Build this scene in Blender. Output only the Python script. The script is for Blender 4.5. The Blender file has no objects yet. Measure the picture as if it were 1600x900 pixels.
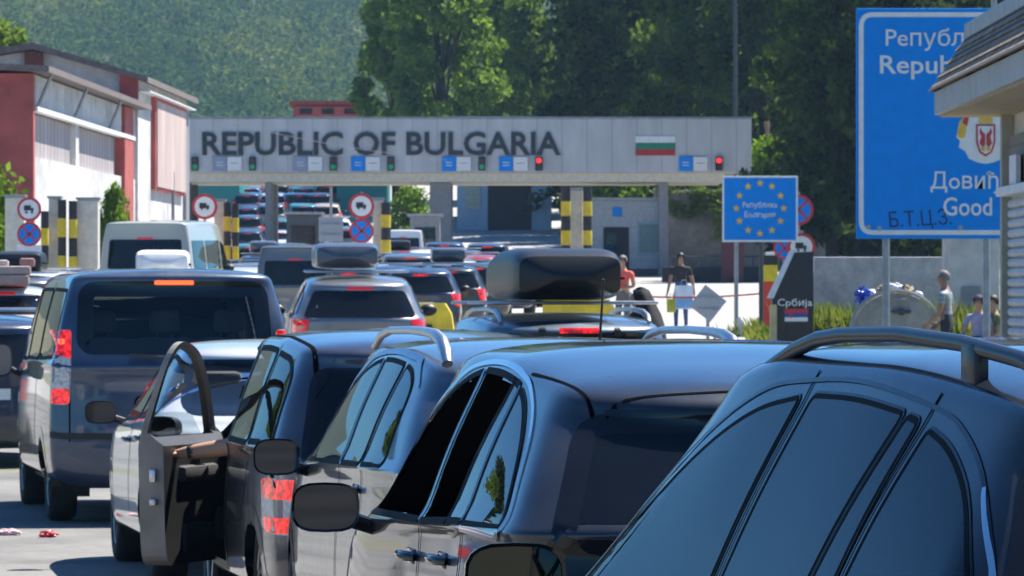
import bpy, bmesh, math, random
import numpy as np
from mathutils import Vector, Matrix, geometry, interpolate
from mathutils.bvhtree import BVHTree

SC = bpy.context.scene
COL = SC.collection
R = math.radians
rnd = random.Random(7)

# ------------------------------------------------------------------ camera, sky, sun, exposure
CAM_Z = 1.75
F_PX = 8000.0            # focal length in photo pixels (photo 1600 wide)
HORIZON = 462.0
cam_d = bpy.data.cameras.new('camera')
cam_d.sensor_width = 36.0
cam_d.lens = 36.0 * F_PX / 1600.0
cam_d.clip_start = 0.5
cam_d.clip_end = 12000
cam_d.dof.use_dof = True
cam_d.dof.focus_distance = 12.0
cam_d.dof.aperture_fstop = 34
cam = bpy.data.objects.new('camera', cam_d)
COL.objects.link(cam)
cam.location = (0, 0, CAM_Z)
cam.rotation_euler = (R(90) + math.atan((HORIZON - 450) / F_PX), 0, 0)
SC.camera = cam

SUN_EL, SUN_AZ = R(59), R(49)
W = bpy.data.worlds.new('World')
SC.world = W
W.use_nodes = True
wn = W.node_tree
bg = wn.nodes['Background']
sky = wn.nodes.new('ShaderNodeTexSky')
sky.sky_type = 'NISHITA'
sky.sun_disc = False
sky.sun_elevation = SUN_EL
sky.sun_rotation = SUN_AZ
sky.altitude = 600
sky.air_density = 1.0
sky.dust_density = 0.2
sky.ozone_density = 3.0
tint = wn.nodes.new('ShaderNodeMix'); tint.data_type = 'RGBA'; tint.blend_type = 'MULTIPLY'
tint.inputs[0].default_value = 1.0
tint.inputs[7].default_value = (0.40, 0.86, 1.26, 1)      # the camera's cool white balance
wn.links.new(sky.outputs[0], tint.inputs[6])
wn.links.new(tint.outputs[2], bg.inputs[0])
HAZE = 0.00011
bg.inputs[1].default_value = 0.052
sun_d = bpy.data.lights.new('sun', 'SUN')
sun_d.energy = 5.0
sun_d.angle = R(0.5)
sun_d.color = (1.0, 0.95, 0.87)
sun = bpy.data.objects.new('sun', sun_d)
COL.objects.link(sun)
SV = Vector((math.sin(SUN_AZ) * math.cos(SUN_EL), math.cos(SUN_AZ) * math.cos(SUN_EL), math.sin(SUN_EL)))
sun.rotation_euler = SV.to_track_quat('Z', 'Y').to_euler()
sun.location = (20, 20, 60)
SC.view_settings.view_transform = 'Standard'
SC.view_settings.look = 'None'
SC.view_settings.gamma = 1
SC.view_settings.exposure = 1.28
SC.cycles.max_bounces = 8
SC.cycles.transparent_max_bounces = 12
SC.cycles.volume_bounces = 0

def px(x, d): return (x - 800.0) / F_PX * d
def pz(y, d): return CAM_Z + (HORIZON - y) / F_PX * d

# ------------------------------------------------------------------ helpers
def tag(o, label=None, cat=None, group=None, kind=None):
    if label: o['label'] = label
    if cat: o['category'] = cat
    if group: o['group'] = group
    if kind: o['kind'] = kind
    return o

def empty(name, loc=(0, 0, 0), rz=0, label=None, cat=None, group=None):
    o = bpy.data.objects.new(name, None)
    o.empty_display_size = 0.2
    COL.objects.link(o)
    o.location = loc
    o.rotation_euler = (0, 0, rz)
    return tag(o, label, cat, group)

def mesh_obj(name, verts, faces, mat, parent=None, smooth=True, normals=None):
    me = bpy.data.meshes.new(name)
    me.from_pydata([tuple(v) for v in verts], [], [tuple(f) for f in faces])
    mats = mat if isinstance(mat, (list, tuple)) else [mat]
    for m in mats: me.materials.append(m)
    me.update()
    if smooth:
        me.polygons.foreach_set('use_smooth', [True] * len(me.polygons))
    if normals is not None:
        me.normals_split_custom_set_from_vertices([tuple(n) for n in normals])
    o = bpy.data.objects.new(name, me)
    COL.objects.link(o)
    if parent: o.parent = parent
    return o

class MB:
    """collects shapes into ONE mesh object"""
    def __init__(s): s.bm = bmesh.new()
    def _xf(s, vs, rot, loc):
        M = Matrix.Translation(Vector(loc)) @ (rot.to_4x4() if rot is not None else Matrix())
        bmesh.ops.transform(s.bm, matrix=M, verts=vs)
    def box(s, cx, cy, cz, sx, sy, sz, bev=0.0, rot=None, mi=0, seg=2):
        r = bmesh.ops.create_cube(s.bm, size=1)
        vs = r['verts']
        bmesh.ops.scale(s.bm, vec=(sx, sy, sz), verts=vs)
        fs = set(f for v in vs for f in v.link_faces)
        if bev > 0:
            es = list(set(e for v in vs for e in v.link_edges))
            rr = bmesh.ops.bevel(s.bm, geom=es, offset=bev, segments=seg, profile=0.5, affect='EDGES')
            fs = set(rr['faces']) | set(f for f in fs if f.is_valid)
            vs = list(set(v for f in fs for v in f.verts))
        for f in fs: f.material_index = mi
        s._xf(vs, rot, (cx, cy, cz))
        return s
    def cyl(s, p, q, r1, r2=None, n=12, mi=0, cap=True):
        r2 = r1 if r2 is None else r2
        p, q = Vector(p), Vector(q)
        r = bmesh.ops.create_cone(s.bm, cap_ends=cap, segments=n, radius1=r1, radius2=r2, depth=(q - p).length)
        vs = r['verts']
        for f in set(f for v in vs for f in v.link_faces): f.material_index = mi
        s._xf(vs, (q - p).to_track_quat('Z', 'Y').to_matrix(), (p + q) / 2)
        return s
    def sph(s, c, rx, ry, rz, n=12, mi=0, rot=None):
        r = bmesh.ops.create_uvsphere(s.bm, u_segments=n, v_segments=max(6, n * 2 // 3), radius=1)
        vs = r['verts']
        bmesh.ops.scale(s.bm, vec=(rx, ry, rz), verts=vs)
        for f in set(f for v in vs for f in v.link_faces): f.material_index = mi
        s._xf(vs, rot, c)
        return s
    def poly(s, pts, mi=0):
        vs = [s.bm.verts.new(p) for p in pts]
        f = s.bm.faces.new(vs); f.material_index = mi
        return s
    def prism(s, pts, axis, t, mi=0):
        """closed prism: outline pts (3D, planar) pushed along vector axis*t"""
        a = Vector(axis) * t
        n = len(pts)
        v0 = [s.bm.verts.new(Vector(p)) for p in pts]
        v1 = [s.bm.verts.new(Vector(p) + a) for p in pts]
        fs = [s.bm.faces.new(v0[::-1]), s.bm.faces.new(v1)]
        for i in range(n):
            fs.append(s.bm.faces.new((v0[i], v0[(i + 1) % n], v1[(i + 1) % n], v1[i])))
        for f in fs: f.material_index = mi
        bmesh.ops.recalc_face_normals(s.bm, faces=fs)
        return s
    def tube(s, pts, r, n=8, mi=0, closed=False):
        P = [Vector(p) for p in pts]
        rs = r if isinstance(r, (list, tuple)) else [r] * len(P)
        rings = []
        up = Vector((0, 0, 1))
        for i, p in enumerate(P):
            a = P[i - 1] if (i > 0 or closed) else p
            b = P[(i + 1) % len(P)] if (i < len(P) - 1 or closed) else p
            t = (b - a).normalized()
            u = t.cross(up)
            if u.length < 1e-3: u = t.cross(Vector((1, 0, 0)))
            u.normalize(); v = u.cross(t)
            rings.append([s.bm.verts.new(p + (u * math.cos(2 * math.pi * k / n) + v * math.sin(2 * math.pi * k / n)) * rs[i]) for k in range(n)])
        m = len(rings)
        for i in range(m if closed else m - 1):
            A, B = rings[i], rings[(i + 1) % m]
            for k in range(n):
                f = s.bm.faces.new((A[k], A[(k + 1) % n], B[(k + 1) % n], B[k])); f.material_index = mi
        if not closed:
            f = s.bm.faces.new(rings[0][::-1]); f.material_index = mi
            f = s.bm.faces.new(rings[-1]); f.material_index = mi
        return s
    def build(s, name, mat, parent=None, smooth=False, loc=None):
        me = bpy.data.meshes.new(name)
        bmesh.ops.recalc_face_normals(s.bm, faces=s.bm.faces[:]) if False else None
        s.bm.to_mesh(me); s.bm.free()
        for m in (mat if isinstance(mat, (list, tuple)) else [mat]): me.materials.append(m)
        o = bpy.data.objects.new(name, me)
        COL.objects.link(o)
        if smooth:
            me.polygons.foreach_set('use_smooth', [True] * len(me.polygons))
            try: me.set_sharp_from_angle(angle=R(38))
            except Exception: pass
        if parent: o.parent = parent
        if loc: o.location = loc
        return o

def copy_tree(o, parent=None):
    c = o.copy()
    COL.objects.link(c)
    if parent is not None:
        c.parent = parent
        c.matrix_parent_inverse = o.matrix_parent_inverse.copy()
    for ch in CHILD.get(o.name, list(o.children)):
        copy_tree(ch, c)
    return c
CHILD = {}

# ------------------------------------------------------------------ materials
def nodes_of(name):
    m = bpy.data.materials.new(name)
    m.use_nodes = True
    nt = m.node_tree
    return m, nt, nt.nodes['Principled BSDF']

def noise_node(nt, scale, detail=4, coord='Object', rough=0.55, stretch=None):
    tc = nt.nodes.new('ShaderNodeTexCoord')
    n = nt.nodes.new('ShaderNodeTexNoise')
    n.inputs['Scale'].default_value = scale
    n.inputs['Detail'].default_value = detail
    n.inputs['Roughness'].default_value = rough
    src = tc.outputs[coord]
    if stretch:
        mp = nt.nodes.new('ShaderNodeMapping')
        mp.inputs['Scale'].default_value = stretch
        nt.links.new(src, mp.inputs[0]); src = mp.outputs[0]
    nt.links.new(src, n.inputs['Vector'])
    return n

def ramp(nt, src, stops):
    r = nt.nodes.new('ShaderNodeValToRGB')
    e = r.color_ramp.elements
    while len(e) < len(stops): e.new(0.5)
    for el, (p, c) in zip(e, stops):
        el.position = p
        el.color = (*c, 1) if len(c) == 3 else c
    nt.links.new(src, r.inputs[0])
    return r

def mat(name, c, rough=0.6, metal=0.0, var=0.15, scale=6.0, coat=0.0, spec=0.5, bump=0.0, bscale=None, emit=None, es=0.0, stretch=None):
    m, nt, b = nodes_of(name)
    b.inputs['Roughness'].default_value = rough
    b.inputs['Metallic'].default_value = metal
    b.inputs['Coat Weight'].default_value = coat
    b.inputs['Coat Roughness'].default_value = 0.03
    b.inputs['Specular IOR Level'].default_value = spec
    n = noise_node(nt, scale, stretch=stretch)
    lo = tuple(max(0, v * (1 - var)) for v in c); hi = tuple(min(1, v * (1 + var)) for v in c)
    r = ramp(nt, n.outputs[0], [(0.3, lo), (0.7, hi)])
    nt.links.new(r.outputs[0], b.inputs['Base Color'])
    if bump > 0:
        n2 = noise_node(nt, bscale or scale * 4, 6)
        bp = nt.nodes.new('ShaderNodeBump')
        bp.inputs['Strength'].default_value = bump
        bp.inputs['Distance'].default_value = 0.02
        nt.links.new(n2.outputs[0], bp.inputs['Height'])
        nt.links.new(bp.outputs[0], b.inputs['Normal'])
    if emit:
        b.inputs['Emission Color'].default_value = (*emit, 1)
        b.inputs['Emission Strength'].default_value = es
    return m

def paint(name, c, metal=0.0, rough=0.35, dust=0.06, dustc=(0.32, 0.29, 0.25), coat=1.0, spec=0.5):
    """car paint: flake base, clear coat, a thin film of road dust; dark trim behind"""
    m, nt, b = nodes_of(name)
    b.inputs['Metallic'].default_value = metal
    b.inputs['Specular IOR Level'].default_value = spec
    b.inputs['Coat Weight'].default_value = coat
    b.inputs['Coat Roughness'].default_value = 0.025
    n = noise_node(nt, 3.0, 6)
    r = ramp(nt, n.outputs[0], [(0.35, (0, 0, 0)), (0.75, (dust * 2,) * 3)])
    mx = nt.nodes.new('ShaderNodeMix'); mx.data_type = 'RGBA'
    mx.inputs[6].default_value = (*c, 1); mx.inputs[7].default_value = (*dustc, 1)
    nt.links.new(r.outputs[0], mx.inputs[0])
    geo = nt.nodes.new('ShaderNodeNewGeometry')
    mb = nt.nodes.new('ShaderNodeMix'); mb.data_type = 'RGBA'
    mb.inputs[7].default_value = (0.02, 0.02, 0.022, 1)
    nt.links.new(geo.outputs['Backfacing'], mb.inputs[0])
    nt.links.new(mx.outputs[2], mb.inputs[6])
    nt.links.new(mb.outputs[2], b.inputs['Base Color'])
    n2 = noise_node(nt, 9.0, 5)
    rr = nt.nodes.new('ShaderNodeMapRange')
    rr.inputs[3].default_value = rough - 0.06; rr.inputs[4].default_value = rough + 0.1
    nt.links.new(n2.outputs[0], rr.inputs[0])
    nt.links.new(rr.outputs[0], b.inputs['Roughness'])
    rc = nt.nodes.new('ShaderNodeMapRange')
    rc.inputs[3].default_value = 0.0; rc.inputs[4].default_value = 0.07
    nt.links.new(n2.outputs[0], rc.inputs[0])
    nt.links.new(rc.outputs[0], b.inputs['Coat Roughness'])
    return m

def clear_glass(name, tint):
    m = bpy.data.materials.new(name); m.use_nodes = True
    nt = m.node_tree; nt.nodes.clear()
    out = nt.nodes.new('ShaderNodeOutputMaterial')
    tr = nt.nodes.new('ShaderNodeBsdfTransparent'); tr.inputs[0].default_value = (*tint, 1)
    gl = nt.nodes.new('ShaderNodeBsdfGlossy'); gl.inputs['Roughness'].default_value = 0.015
    fr = nt.nodes.new('ShaderNodeFresnel'); fr.inputs[0].default_value = 1.5
    mx = nt.nodes.new('ShaderNodeMixShader')
    nt.links.new(fr.outputs[0], mx.inputs[0]); nt.links.new(tr.outputs[0], mx.inputs[1]); nt.links.new(gl.outputs[0], mx.inputs[2])
    nt.links.new(mx.outputs[0], out.inputs[0])
    return m

M = {}
def lamp_mat(name, c, rough, var=.2, scale=60, emit=(1, 0, 0), es=.5):
    m, nt, b = nodes_of(name)
    b.inputs['Roughness'].default_value = rough; b.inputs['Coat Weight'].default_value = .6
    tc = nt.nodes.new('ShaderNodeTexCoord'); v = nt.nodes.new('ShaderNodeTexVoronoi'); v.inputs['Scale'].default_value = 34
    nt.links.new(tc.outputs['Object'], v.inputs['Vector'])
    n = noise_node(nt, 9, 2)
    a = nt.nodes.new('ShaderNodeMapRange'); a.inputs[1].default_value = .05; a.inputs[2].default_value = .65; a.inputs[3].default_value = 1.5; a.inputs[4].default_value = .25
    nt.links.new(v.outputs['Distance'], a.inputs[0])
    q = nt.nodes.new('ShaderNodeMath'); q.operation = 'MULTIPLY'
    r = nt.nodes.new('ShaderNodeMapRange'); r.inputs[1].default_value = .35; r.inputs[2].default_value = .7; r.inputs[3].default_value = es * .35; r.inputs[4].default_value = es * 1.7
    nt.links.new(n.outputs[0], r.inputs[0]); nt.links.new(a.outputs[0], q.inputs[0]); nt.links.new(r.outputs[0], q.inputs[1])
    b.inputs['Base Color'].default_value = (*c, 1); b.inputs['Emission Color'].default_value = (*emit, 1)
    nt.links.new(q.outputs[0], b.inputs['Emission Strength'])
    return m
M['glass'] = mat('tinted glass', (0.006, 0.008, 0.011), 0.015, var=0.1, spec=0.32)
M['glass_clear'] = clear_glass('clear tinted glass', (0.70, 0.80, 0.78))
M['glass_front'] = mat('lightly tinted glass', (0.02, 0.05, 0.06), 0.015, var=0.1)
M['glass_tint'] = clear_glass('front door glass', (0.36, 0.44, 0.44))
M['glass_dark'] = clear_glass('privacy glass', (0.07, 0.085, 0.09))
M['black_gloss'] = mat('gloss black trim', (0.008, 0.008, 0.009), 0.12)
M['seal'] = mat('rubber seal', (0.006, 0.006, 0.007), 0.7, spec=0.15)
M['black'] = mat('black plastic', (0.012, 0.012, 0.013), 0.45, bump=0.1, bscale=300)
M['rubber'] = mat('rubber', (0.018, 0.017, 0.016), 0.85, bump=0.15, bscale=120)
M['chrome'] = mat('chrome trim', (0.75, 0.76, 0.78), 0.14, 1.0, var=0.05)
M['alu'] = mat('brushed aluminium', (0.55, 0.56, 0.58), 0.32, 1.0, var=0.1)
M['rim'] = mat('alloy rim', (0.38, 0.38, 0.39), 0.35, 0.8)
M['red_lens'] = mat('red lamp lens', (0.45, 0.006, 0.008), 0.12, coat=0.6, var=0.25, scale=60, emit=(1, 0.02, 0.01), es=0.12)
M['white_lens'] = mat('clear lamp lens', (0.62, 0.60, 0.58), 0.3, var=0.35, scale=40)
M['lit'] = lamp_mat('lit brake lamp', (0.40, 0.008, 0.006), 0.15, var=0.2, scale=60, emit=(1.0, 0.014, 0.006), es=0.55)
M['lit_hot'] = mat('lit brake bulb', (0.8, 0.2, 0.05), 0.2, emit=(1.0, 0.055, 0.012), es=1.5)
M['mirror'] = mat('mirror glass', (0.055, 0.06, 0.07), 0.02, 1.0, var=0.03)
M['seat'] = mat('seat cloth', (0.035, 0.035, 0.04), 0.9, bump=0.2)
M['seat_grey'] = mat('grey seat cloth', (0.10, 0.11, 0.12), 0.9, bump=0.2)
M['dash'] = mat('dashboard plastic', (0.02, 0.02, 0.022), 0.7)
M['plate'] = mat('plate white', (0.75, 0.75, 0.72), 0.4)
M['gap'] = mat('panel gap', (0.003, 0.003, 0.004), 0.9, spec=0.03)

# ------------------------------------------------------------------ car maker
def bmat(n, m):
    p = 3
    kn = np.concatenate([np.zeros(p), np.linspace(0, 1, n - p + 1), np.ones(p)])
    t = np.linspace(0, 1, m); t[-1] -= 1e-9
    N = np.zeros((m, len(kn) - 1))
    for i in range(len(kn) - 1):
        N[:, i] = (t >= kn[i]) & (t < kn[i + 1])
    for d in range(1, p + 1):
        N2 = np.zeros((m, len(kn) - 1 - d))
        for i in range(len(kn) - 1 - d):
            a = kn[i + d] - kn[i]; b = kn[i + d + 1] - kn[i + 1]
            if a > 0: N2[:, i] += (t - kn[i]) / a * N[:, i]
            if b > 0: N2[:, i] += (kn[i + d + 1] - t) / b * N[:, i + 1]
        N = N2
    return N

def pchip(tab):
    xs = np.array([p[0] for p in tab], float); ys = np.array([p[1] for p in tab], float)
    h = np.diff(xs); d = np.diff(ys) / h
    m = np.zeros(len(xs))
    m[0], m[-1] = d[0], d[-1]
    for i in range(1, len(xs) - 1):
        if d[i - 1] * d[i] > 0:
            w1, w2 = 2 * h[i] + h[i - 1], h[i] + 2 * h[i - 1]
            m[i] = (w1 + w2) / (w1 / d[i - 1] + w2 / d[i])
    def f(x):
        x = np.clip(np.asarray(x, float), xs[0], xs[-1])
        i = np.clip(np.searchsorted(xs, x) - 1, 0, len(xs) - 2)
        t = (x - xs[i]) / h[i]
        return ((2*t**3 - 3*t**2 + 1) * ys[i] + (t**3 - 2*t**2 + t) * h[i] * m[i]
                + (-2*t**3 + 3*t**2) * ys[i + 1] + (t**3 - t**2) * h[i] * m[i + 1])
    return f

def in_poly(x, y, poly):
    c = False; n = len(poly); j = n - 1
    for i in range(n):
        xi, yi = poly[i]; xj, yj = poly[j]
        if (yi > y) != (yj > y) and x < (xj - xi) * (y - yi) / (yj - yi) + xi: c = not c
        j = i
    return c

def round_poly(pts, r, n=5):
    """outline with rounded corners; a point may carry its own radius as third value"""
    out = []; N = len(pts)
    for i in range(N):
        p = Vector(pts[i][:2]); a = Vector(pts[i - 1][:2]); b = Vector(pts[(i + 1) % N][:2])
        rr = pts[i][2] if len(pts[i]) > 2 else r
        da, db = (a - p), (b - p)
        ra = min(rr, da.length * 0.49); rb = min(rr, db.length * 0.49)
        if rr <= 0.001: out.append(p); continue
        pa = p + da.normalized() * ra; pb = p + db.normalized() * rb
        for k in range(n + 1):
            t = k / n
            out.append(pa * (1 - t) ** 2 + p * 2 * t * (1 - t) + pb * t ** 2)
    return [(v.x, v.y) for v in out]

def resample(pts, step, closed=True):
    out = []; N = len(pts)
    for i in range(N if closed else N - 1):
        a = Vector(pts[i]); b = Vector(pts[(i + 1) % N])
        n = max(1, int(math.ceil((b - a).length / step)))
        for k in range(n): out.append(tuple(a.lerp(b, k / n)))
    if not closed: out.append(tuple(pts[-1]))
    return out

def offset_poly(pts, d):
    """offset closed 2D outline; positive = outwards"""
    N = len(pts)
    area = sum(pts[i][0] * pts[(i + 1) % N][1] - pts[(i + 1) % N][0] * pts[i][1] for i in range(N))
    sg = 1 if area > 0 else -1
    out = []
    for i in range(N):
        a = Vector(pts[i - 1]); p = Vector(pts[i]); b = Vector(pts[(i + 1) % N])
        t = (b - a)
        if t.length < 1e-9: out.append(tuple(p)); continue
        t.normalize()
        out.append((p.x + t.y * d * sg, p.y - t.x * d * sg))
    return out

class Skin:
    """a smooth car body that outlines can be projected on"""
    def __init__(s, S, res=1.0):
        s.S = S
        Wd, belt, roof = S['W'], pchip(S['belt']), pchip(S['roof'])
        yr, yf = S['yr'], S['yf']
        Rr, Rf = S.get('Rr', 0.34), S.get('Rf', 0.7)
        n_r, n_s, n_f = int(16 * res), int(90 * res), int(16 * res)
        tap_r, tap_f = S.get('tap_r', 0.10), S.get('tap_f', 0.14)
        gz = S.get('ground_clear', 0.2)
        Wg, Wr = S['Wg'], S['Wr']
        ygr, ytr, yc, ytf = S['ygr'], S['ytr'], S['yc'], S['ytf']
        ybr = S.get('ybr', yr)            # rear edge at belt height
        drop = S.get('drop', 0.11)
        def cz(v): return lambda y: np.full_like(np.asarray(y, float), v)
        zs = S.get('zmid', 0.62)
        L = []
        def lev(w, a, b, z, rr, rf, nr=3.0): L.append((w, a, b, z, rr, rf, nr))
        lev(0.0, yr + .15, yf - .15, cz(gz), .3, .4)
        lev(Wd * .55, yr + .12, yf - .12, cz(gz), .3, .5)
        lev(Wd * .93, yr + .06, yf - .06, cz(gz + .01), Rr, Rf)
        lev(Wd * .985, yr + .02, yf - .01, cz(gz + .14), Rr, Rf)
        lev(Wd * 1.0, yr, yf, cz(zs - .14), Rr, Rf)
        lev(Wd * 1.0, yr + .01, yf - .03, cz(zs + .06), Rr, Rf)
        lev(Wd * .985, ybr * .5 + yr * .5 + .02, yf - .08, lambda y: belt(y) - .11, Rr, Rf)
        lev(Wd * .972, ybr, yf - .16, lambda y: belt(y) - .025, Rr, Rf)
        lev(Wg + .035, ygr - .015 if S.get('deck') is None else ygr - .02, yc + .12, lambda y: belt(y) + .004, Rr, .62, 2.6)
        lev(Wg, ygr, yc, lambda y: belt(y) + .03, Rr, .62, 2.6)
        def mixz(t): return lambda y: (belt(y) + .03) * (1 - t) + (roof(y) - drop) * t
        for t in (.35, .7):
            lev(Wg * (1 - t) + Wr * t + .02 * (1 - abs(2 * t - 1)), ygr * (1 - t) + ytr * t - .012, yc * (1 - t) + ytf * t + .02, mixz(t), Rr * (1 - .1 * t), .62 - .1 * t, 2.6)
        lev(Wr, ytr, ytf, lambda y: roof(y) - drop, S.get('Rrt', .3), .45, 2.6)
        lev(Wr - .02, ytr - S.get('spoil', .03), ytf - .06, lambda y: roof(y) - drop * .45, S.get('Rrt', .3), .42, 2.6)
        lev(Wr - .09, ytr + .0, ytf - .14, lambda y: roof(y) - .022, S.get('Rrt', .3) * .9, .4, 2.6)
        lev((Wr - .05) * .62, ytr + .05, ytf - .22, lambda y: roof(y) + .0, .25, .3, 2.6)
        lev((Wr - .05) * .3, ytr + .06, ytf - .24, lambda y: roof(y) + .006, .2, .25, 2.6)
        lev(0.0, ytr + .06, ytf - .25, lambda y: roof(y) + .008, .2, .2, 2.6)
        P = []
        y0, y1 = yr, yf
        def taper(y):
            tr = np.clip((y0 + 1.3 - y) / 1.3, 0, 1); tf = np.clip((y - (y1 - 1.5)) / 1.5, 0, 1)
            return 1 - tap_r * tr ** 2 - tap_f * tf ** 2
        for (w, a, b, z, rr, rf, n) in L:
            th = np.linspace(0, 1, n_r, endpoint=False)
            th = (th ** 0.9) * math.pi / 2
            xr = np.sin(th) ** (2 / n); yy_r = a + rr * (1 - np.cos(th) ** (2 / n))
            ys = np.linspace(a + rr, b - rf, n_s)
            th2 = (np.linspace(0, 1, n_f + 1)[1:] ** 1.1) * math.pi / 2
            xf = np.abs(np.cos(th2)) ** (2 / n); yy_f = b - rf * (1 - np.sin(th2) ** (2 / n))
            yv = np.concatenate([yy_r, ys, yy_f])
            xv = np.concatenate([xr, np.ones(n_s), xf]) * w * taper(yv)
            P.append(np.stack([xv, yv, z(yv)], 1))
        P = np.array(P)
        V = int(64 * res)
        B = bmat(len(P), V)
        Q = np.einsum('vk,kjc->vjc', B, P)
        Q[:, 0, 0] = 0; Q[:, -1, 0] = 0; Q[0, :, 0] = 0; Q[-1, :, 0] = 0
        nv, nj = Q.shape[:2]
        bm = bmesh.new()
        for sgn in (-1, 1):
            vs = [[bm.verts.new((sgn * Q[v, j, 0], Q[v, j, 1], Q[v, j, 2])) for j in range(nj)] for v in range(nv)]
            for v in range(nv - 1):
                for j in range(nj - 1):
                    q = (vs[v][j], vs[v + 1][j], vs[v + 1][j + 1], vs[v][j + 1])
                    bm.faces.new(q if sgn < 0 else q[::-1])
        bmesh.ops.remove_doubles(bm, verts=bm.verts[:], dist=0.0006)
        bmesh.ops.dissolve_degenerate(bm, edges=bm.edges[:], dist=0.0003)
        bmesh.ops.recalc_face_normals(bm, faces=bm.faces[:])
        bm.normal_update()
        s.bm = bm
        s.full = bm.copy()
        s.full.faces.ensure_lookup_table(); s.full.verts.ensure_lookup_table()
        s.bvh = BVHTree.FromBMesh(s.full)
    def hit(s, o, d):
        loc, nor, i, dist = s.bvh.ray_cast(Vector(o), Vector(d))
        if loc is None: return None
        f = s.full.faces[i]
        w = interpolate.poly_3d_calc([v.co for v in f.verts], loc)
        n = Vector((0, 0, 0))
        for v, ww in zip(f.verts, w): n += v.normal * ww
        return loc, n.normalized()
    def proj(s, u, v, axis):
        if axis == 'side': r = s.hit((-4, u, v), (1, 0, 0))
        elif axis == 'rear': r = s.hit((u, -9, v), (0, 1, 0))
        elif axis == 'top': r = s.hit((u, v, 6), (0, 0, -1))
        elif axis == 'front': r = s.hit((u, 9, v), (0, -1, 0))
        if r is None:
            # nearest point of the skin
            o = {'side': (-.8, u, v), 'rear': (u, s.S['yr'], v), 'top': (u, v, 1.5), 'front': (u, s.S['yf'], v)}[axis]
            loc, n, i, d = s.bvh.find_nearest(Vector(o))
            return loc, n
        return r
    def cut(s, poly, axis):
        dead = []
        for f in s.bm.faces:
            c = f.calc_center_median(); n = f.normal
            if axis == 'side' and abs(c.x) > .35 and abs(n.x) > .35 and in_poly(c.y, c.z, poly): dead.append(f)
            if axis == 'rear' and n.y < -.15 and in_poly(c.x, c.z, poly): dead.append(f)
            if axis == 'front' and n.y > .15 and c.z > .8 and in_poly(c.x, c.z, poly): dead.append(f)
        bmesh.ops.delete(s.bm, geom=dead, context='FACES')
    def panel(s, name, poly, axis, off, mat_, parent, step=.05, flip=False, label=None):
        """filled outline laid on the skin, `off` proud of it"""
        poly = resample(poly, step)
        xs = [p[0] for p in poly]; ys = [p[1] for p in poly]
        pts = [Vector(p) for p in poly]
        inner = offset_poly(poly, -step * .4)
        y = min(ys) + step * .5
        while y < max(ys):
            x = min(xs) + step * .5
            while x < max(xs):
                if in_poly(x, y, inner): pts.append(Vector((x, y)))
                x += step
            y += step
        n = len(poly)
        vo, _, fo, _, _, _ = geometry.delaunay_2d_cdt(pts, [(i, (i + 1) % n) for i in range(n)], [], 1, 1e-5)
        V3, N3 = [], []
        for p in vo:
            l, nn = s.proj(p.x, p.y, axis)
            V3.append(l + nn * off); N3.append(nn)
        return s._emit(name, V3, N3, fo, mat_, parent, flip)
    def ribbon(s, name, poly, axis, width, off, mat_, parent, closed=True, step=.04, flip=False, inset=0.0):
        """band of given width following an outline on the skin"""
        poly = resample(poly, step, closed)
        if closed:
            cols = [offset_poly(poly, -inset + width * (k / 2 - .5)) for k in range(3)]
        else:
            cols = [[], [], []]
            for i, p in enumerate(poly):
                a = Vector(poly[max(0, i - 1)]); b = Vector(poly[min(len(poly) - 1, i + 1)])
                t = (b - a).normalized()
                for k in range(3):
                    d = width * (k / 2 - .5)
                    cols[k].append((p[0] - t.y * d, p[1] + t.x * d))
        V3, N3, F = [], [], []
        n = len(poly)
        for k in range(3):
            for p in cols[k]:
                l, nn = s.proj(p[0], p[1], axis)
                V3.append(l + nn * (off * (1.0 if k == 1 else 0.6))); N3.append(nn)
        for k in range(2):
            for i in range(n if closed else n - 1):
                j = (i + 1) % n
                F.append((k * n + i, k * n + j, (k + 1) * n + j, (k + 1) * n + i))
        return s._emit(name, V3, N3, F, mat_, parent, flip)
    def _emit(s, name, V3, N3, F, mat_, parent, flip):
        F2 = []
        for f in F:
            a, b, c = V3[f[0]], V3[f[1]], V3[f[2]]
            g = (b - a).cross(c - a)
            F2.append(tuple(f) if g.dot(N3[f[0]]) >= 0 else tuple(f)[::-1])
        if flip:
            V3 = [Vector((-v.x, v.y, v.z)) for v in V3]; N3 = [Vector((-v.x, v.y, v.z)) for v in N3]
            F2 = [f[::-1] for f in F2]
        return mesh_obj(name, V3, F2, mat_, parent, True, N3)
    def finish(s, mat_, parent, name='body'):
        me = bpy.data.meshes.new(name)
        s.bm.normal_update()
        s.bm.to_mesh(me)
        me.materials.append(mat_)
        me.polygons.foreach_set('use_smooth', [True] * len(me.polygons))
        o = bpy.data.objects.new(name, me); COL.objects.link(o); o.parent = parent
        return o

def lathe_x(name, prof, mat_, parent, loc, n=28, smooth=True):
    """revolve (radius, x) profile about the x axis"""
    V, F = [], []
    k = len(prof)
    for i in range(n):
        a = 2 * math.pi * i / n
        for r, x in prof: V.append((x, r * math.cos(a), r * math.sin(a)))
    for i in range(n):
        j = (i + 1) % n
        for q in range(k - 1): F.append((i * k + q, j * k + q, j * k + q + 1, i * k + q + 1))
    o = mesh_obj(name, V, F, mat_, parent, smooth)
    o.location = loc
    return o

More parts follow.
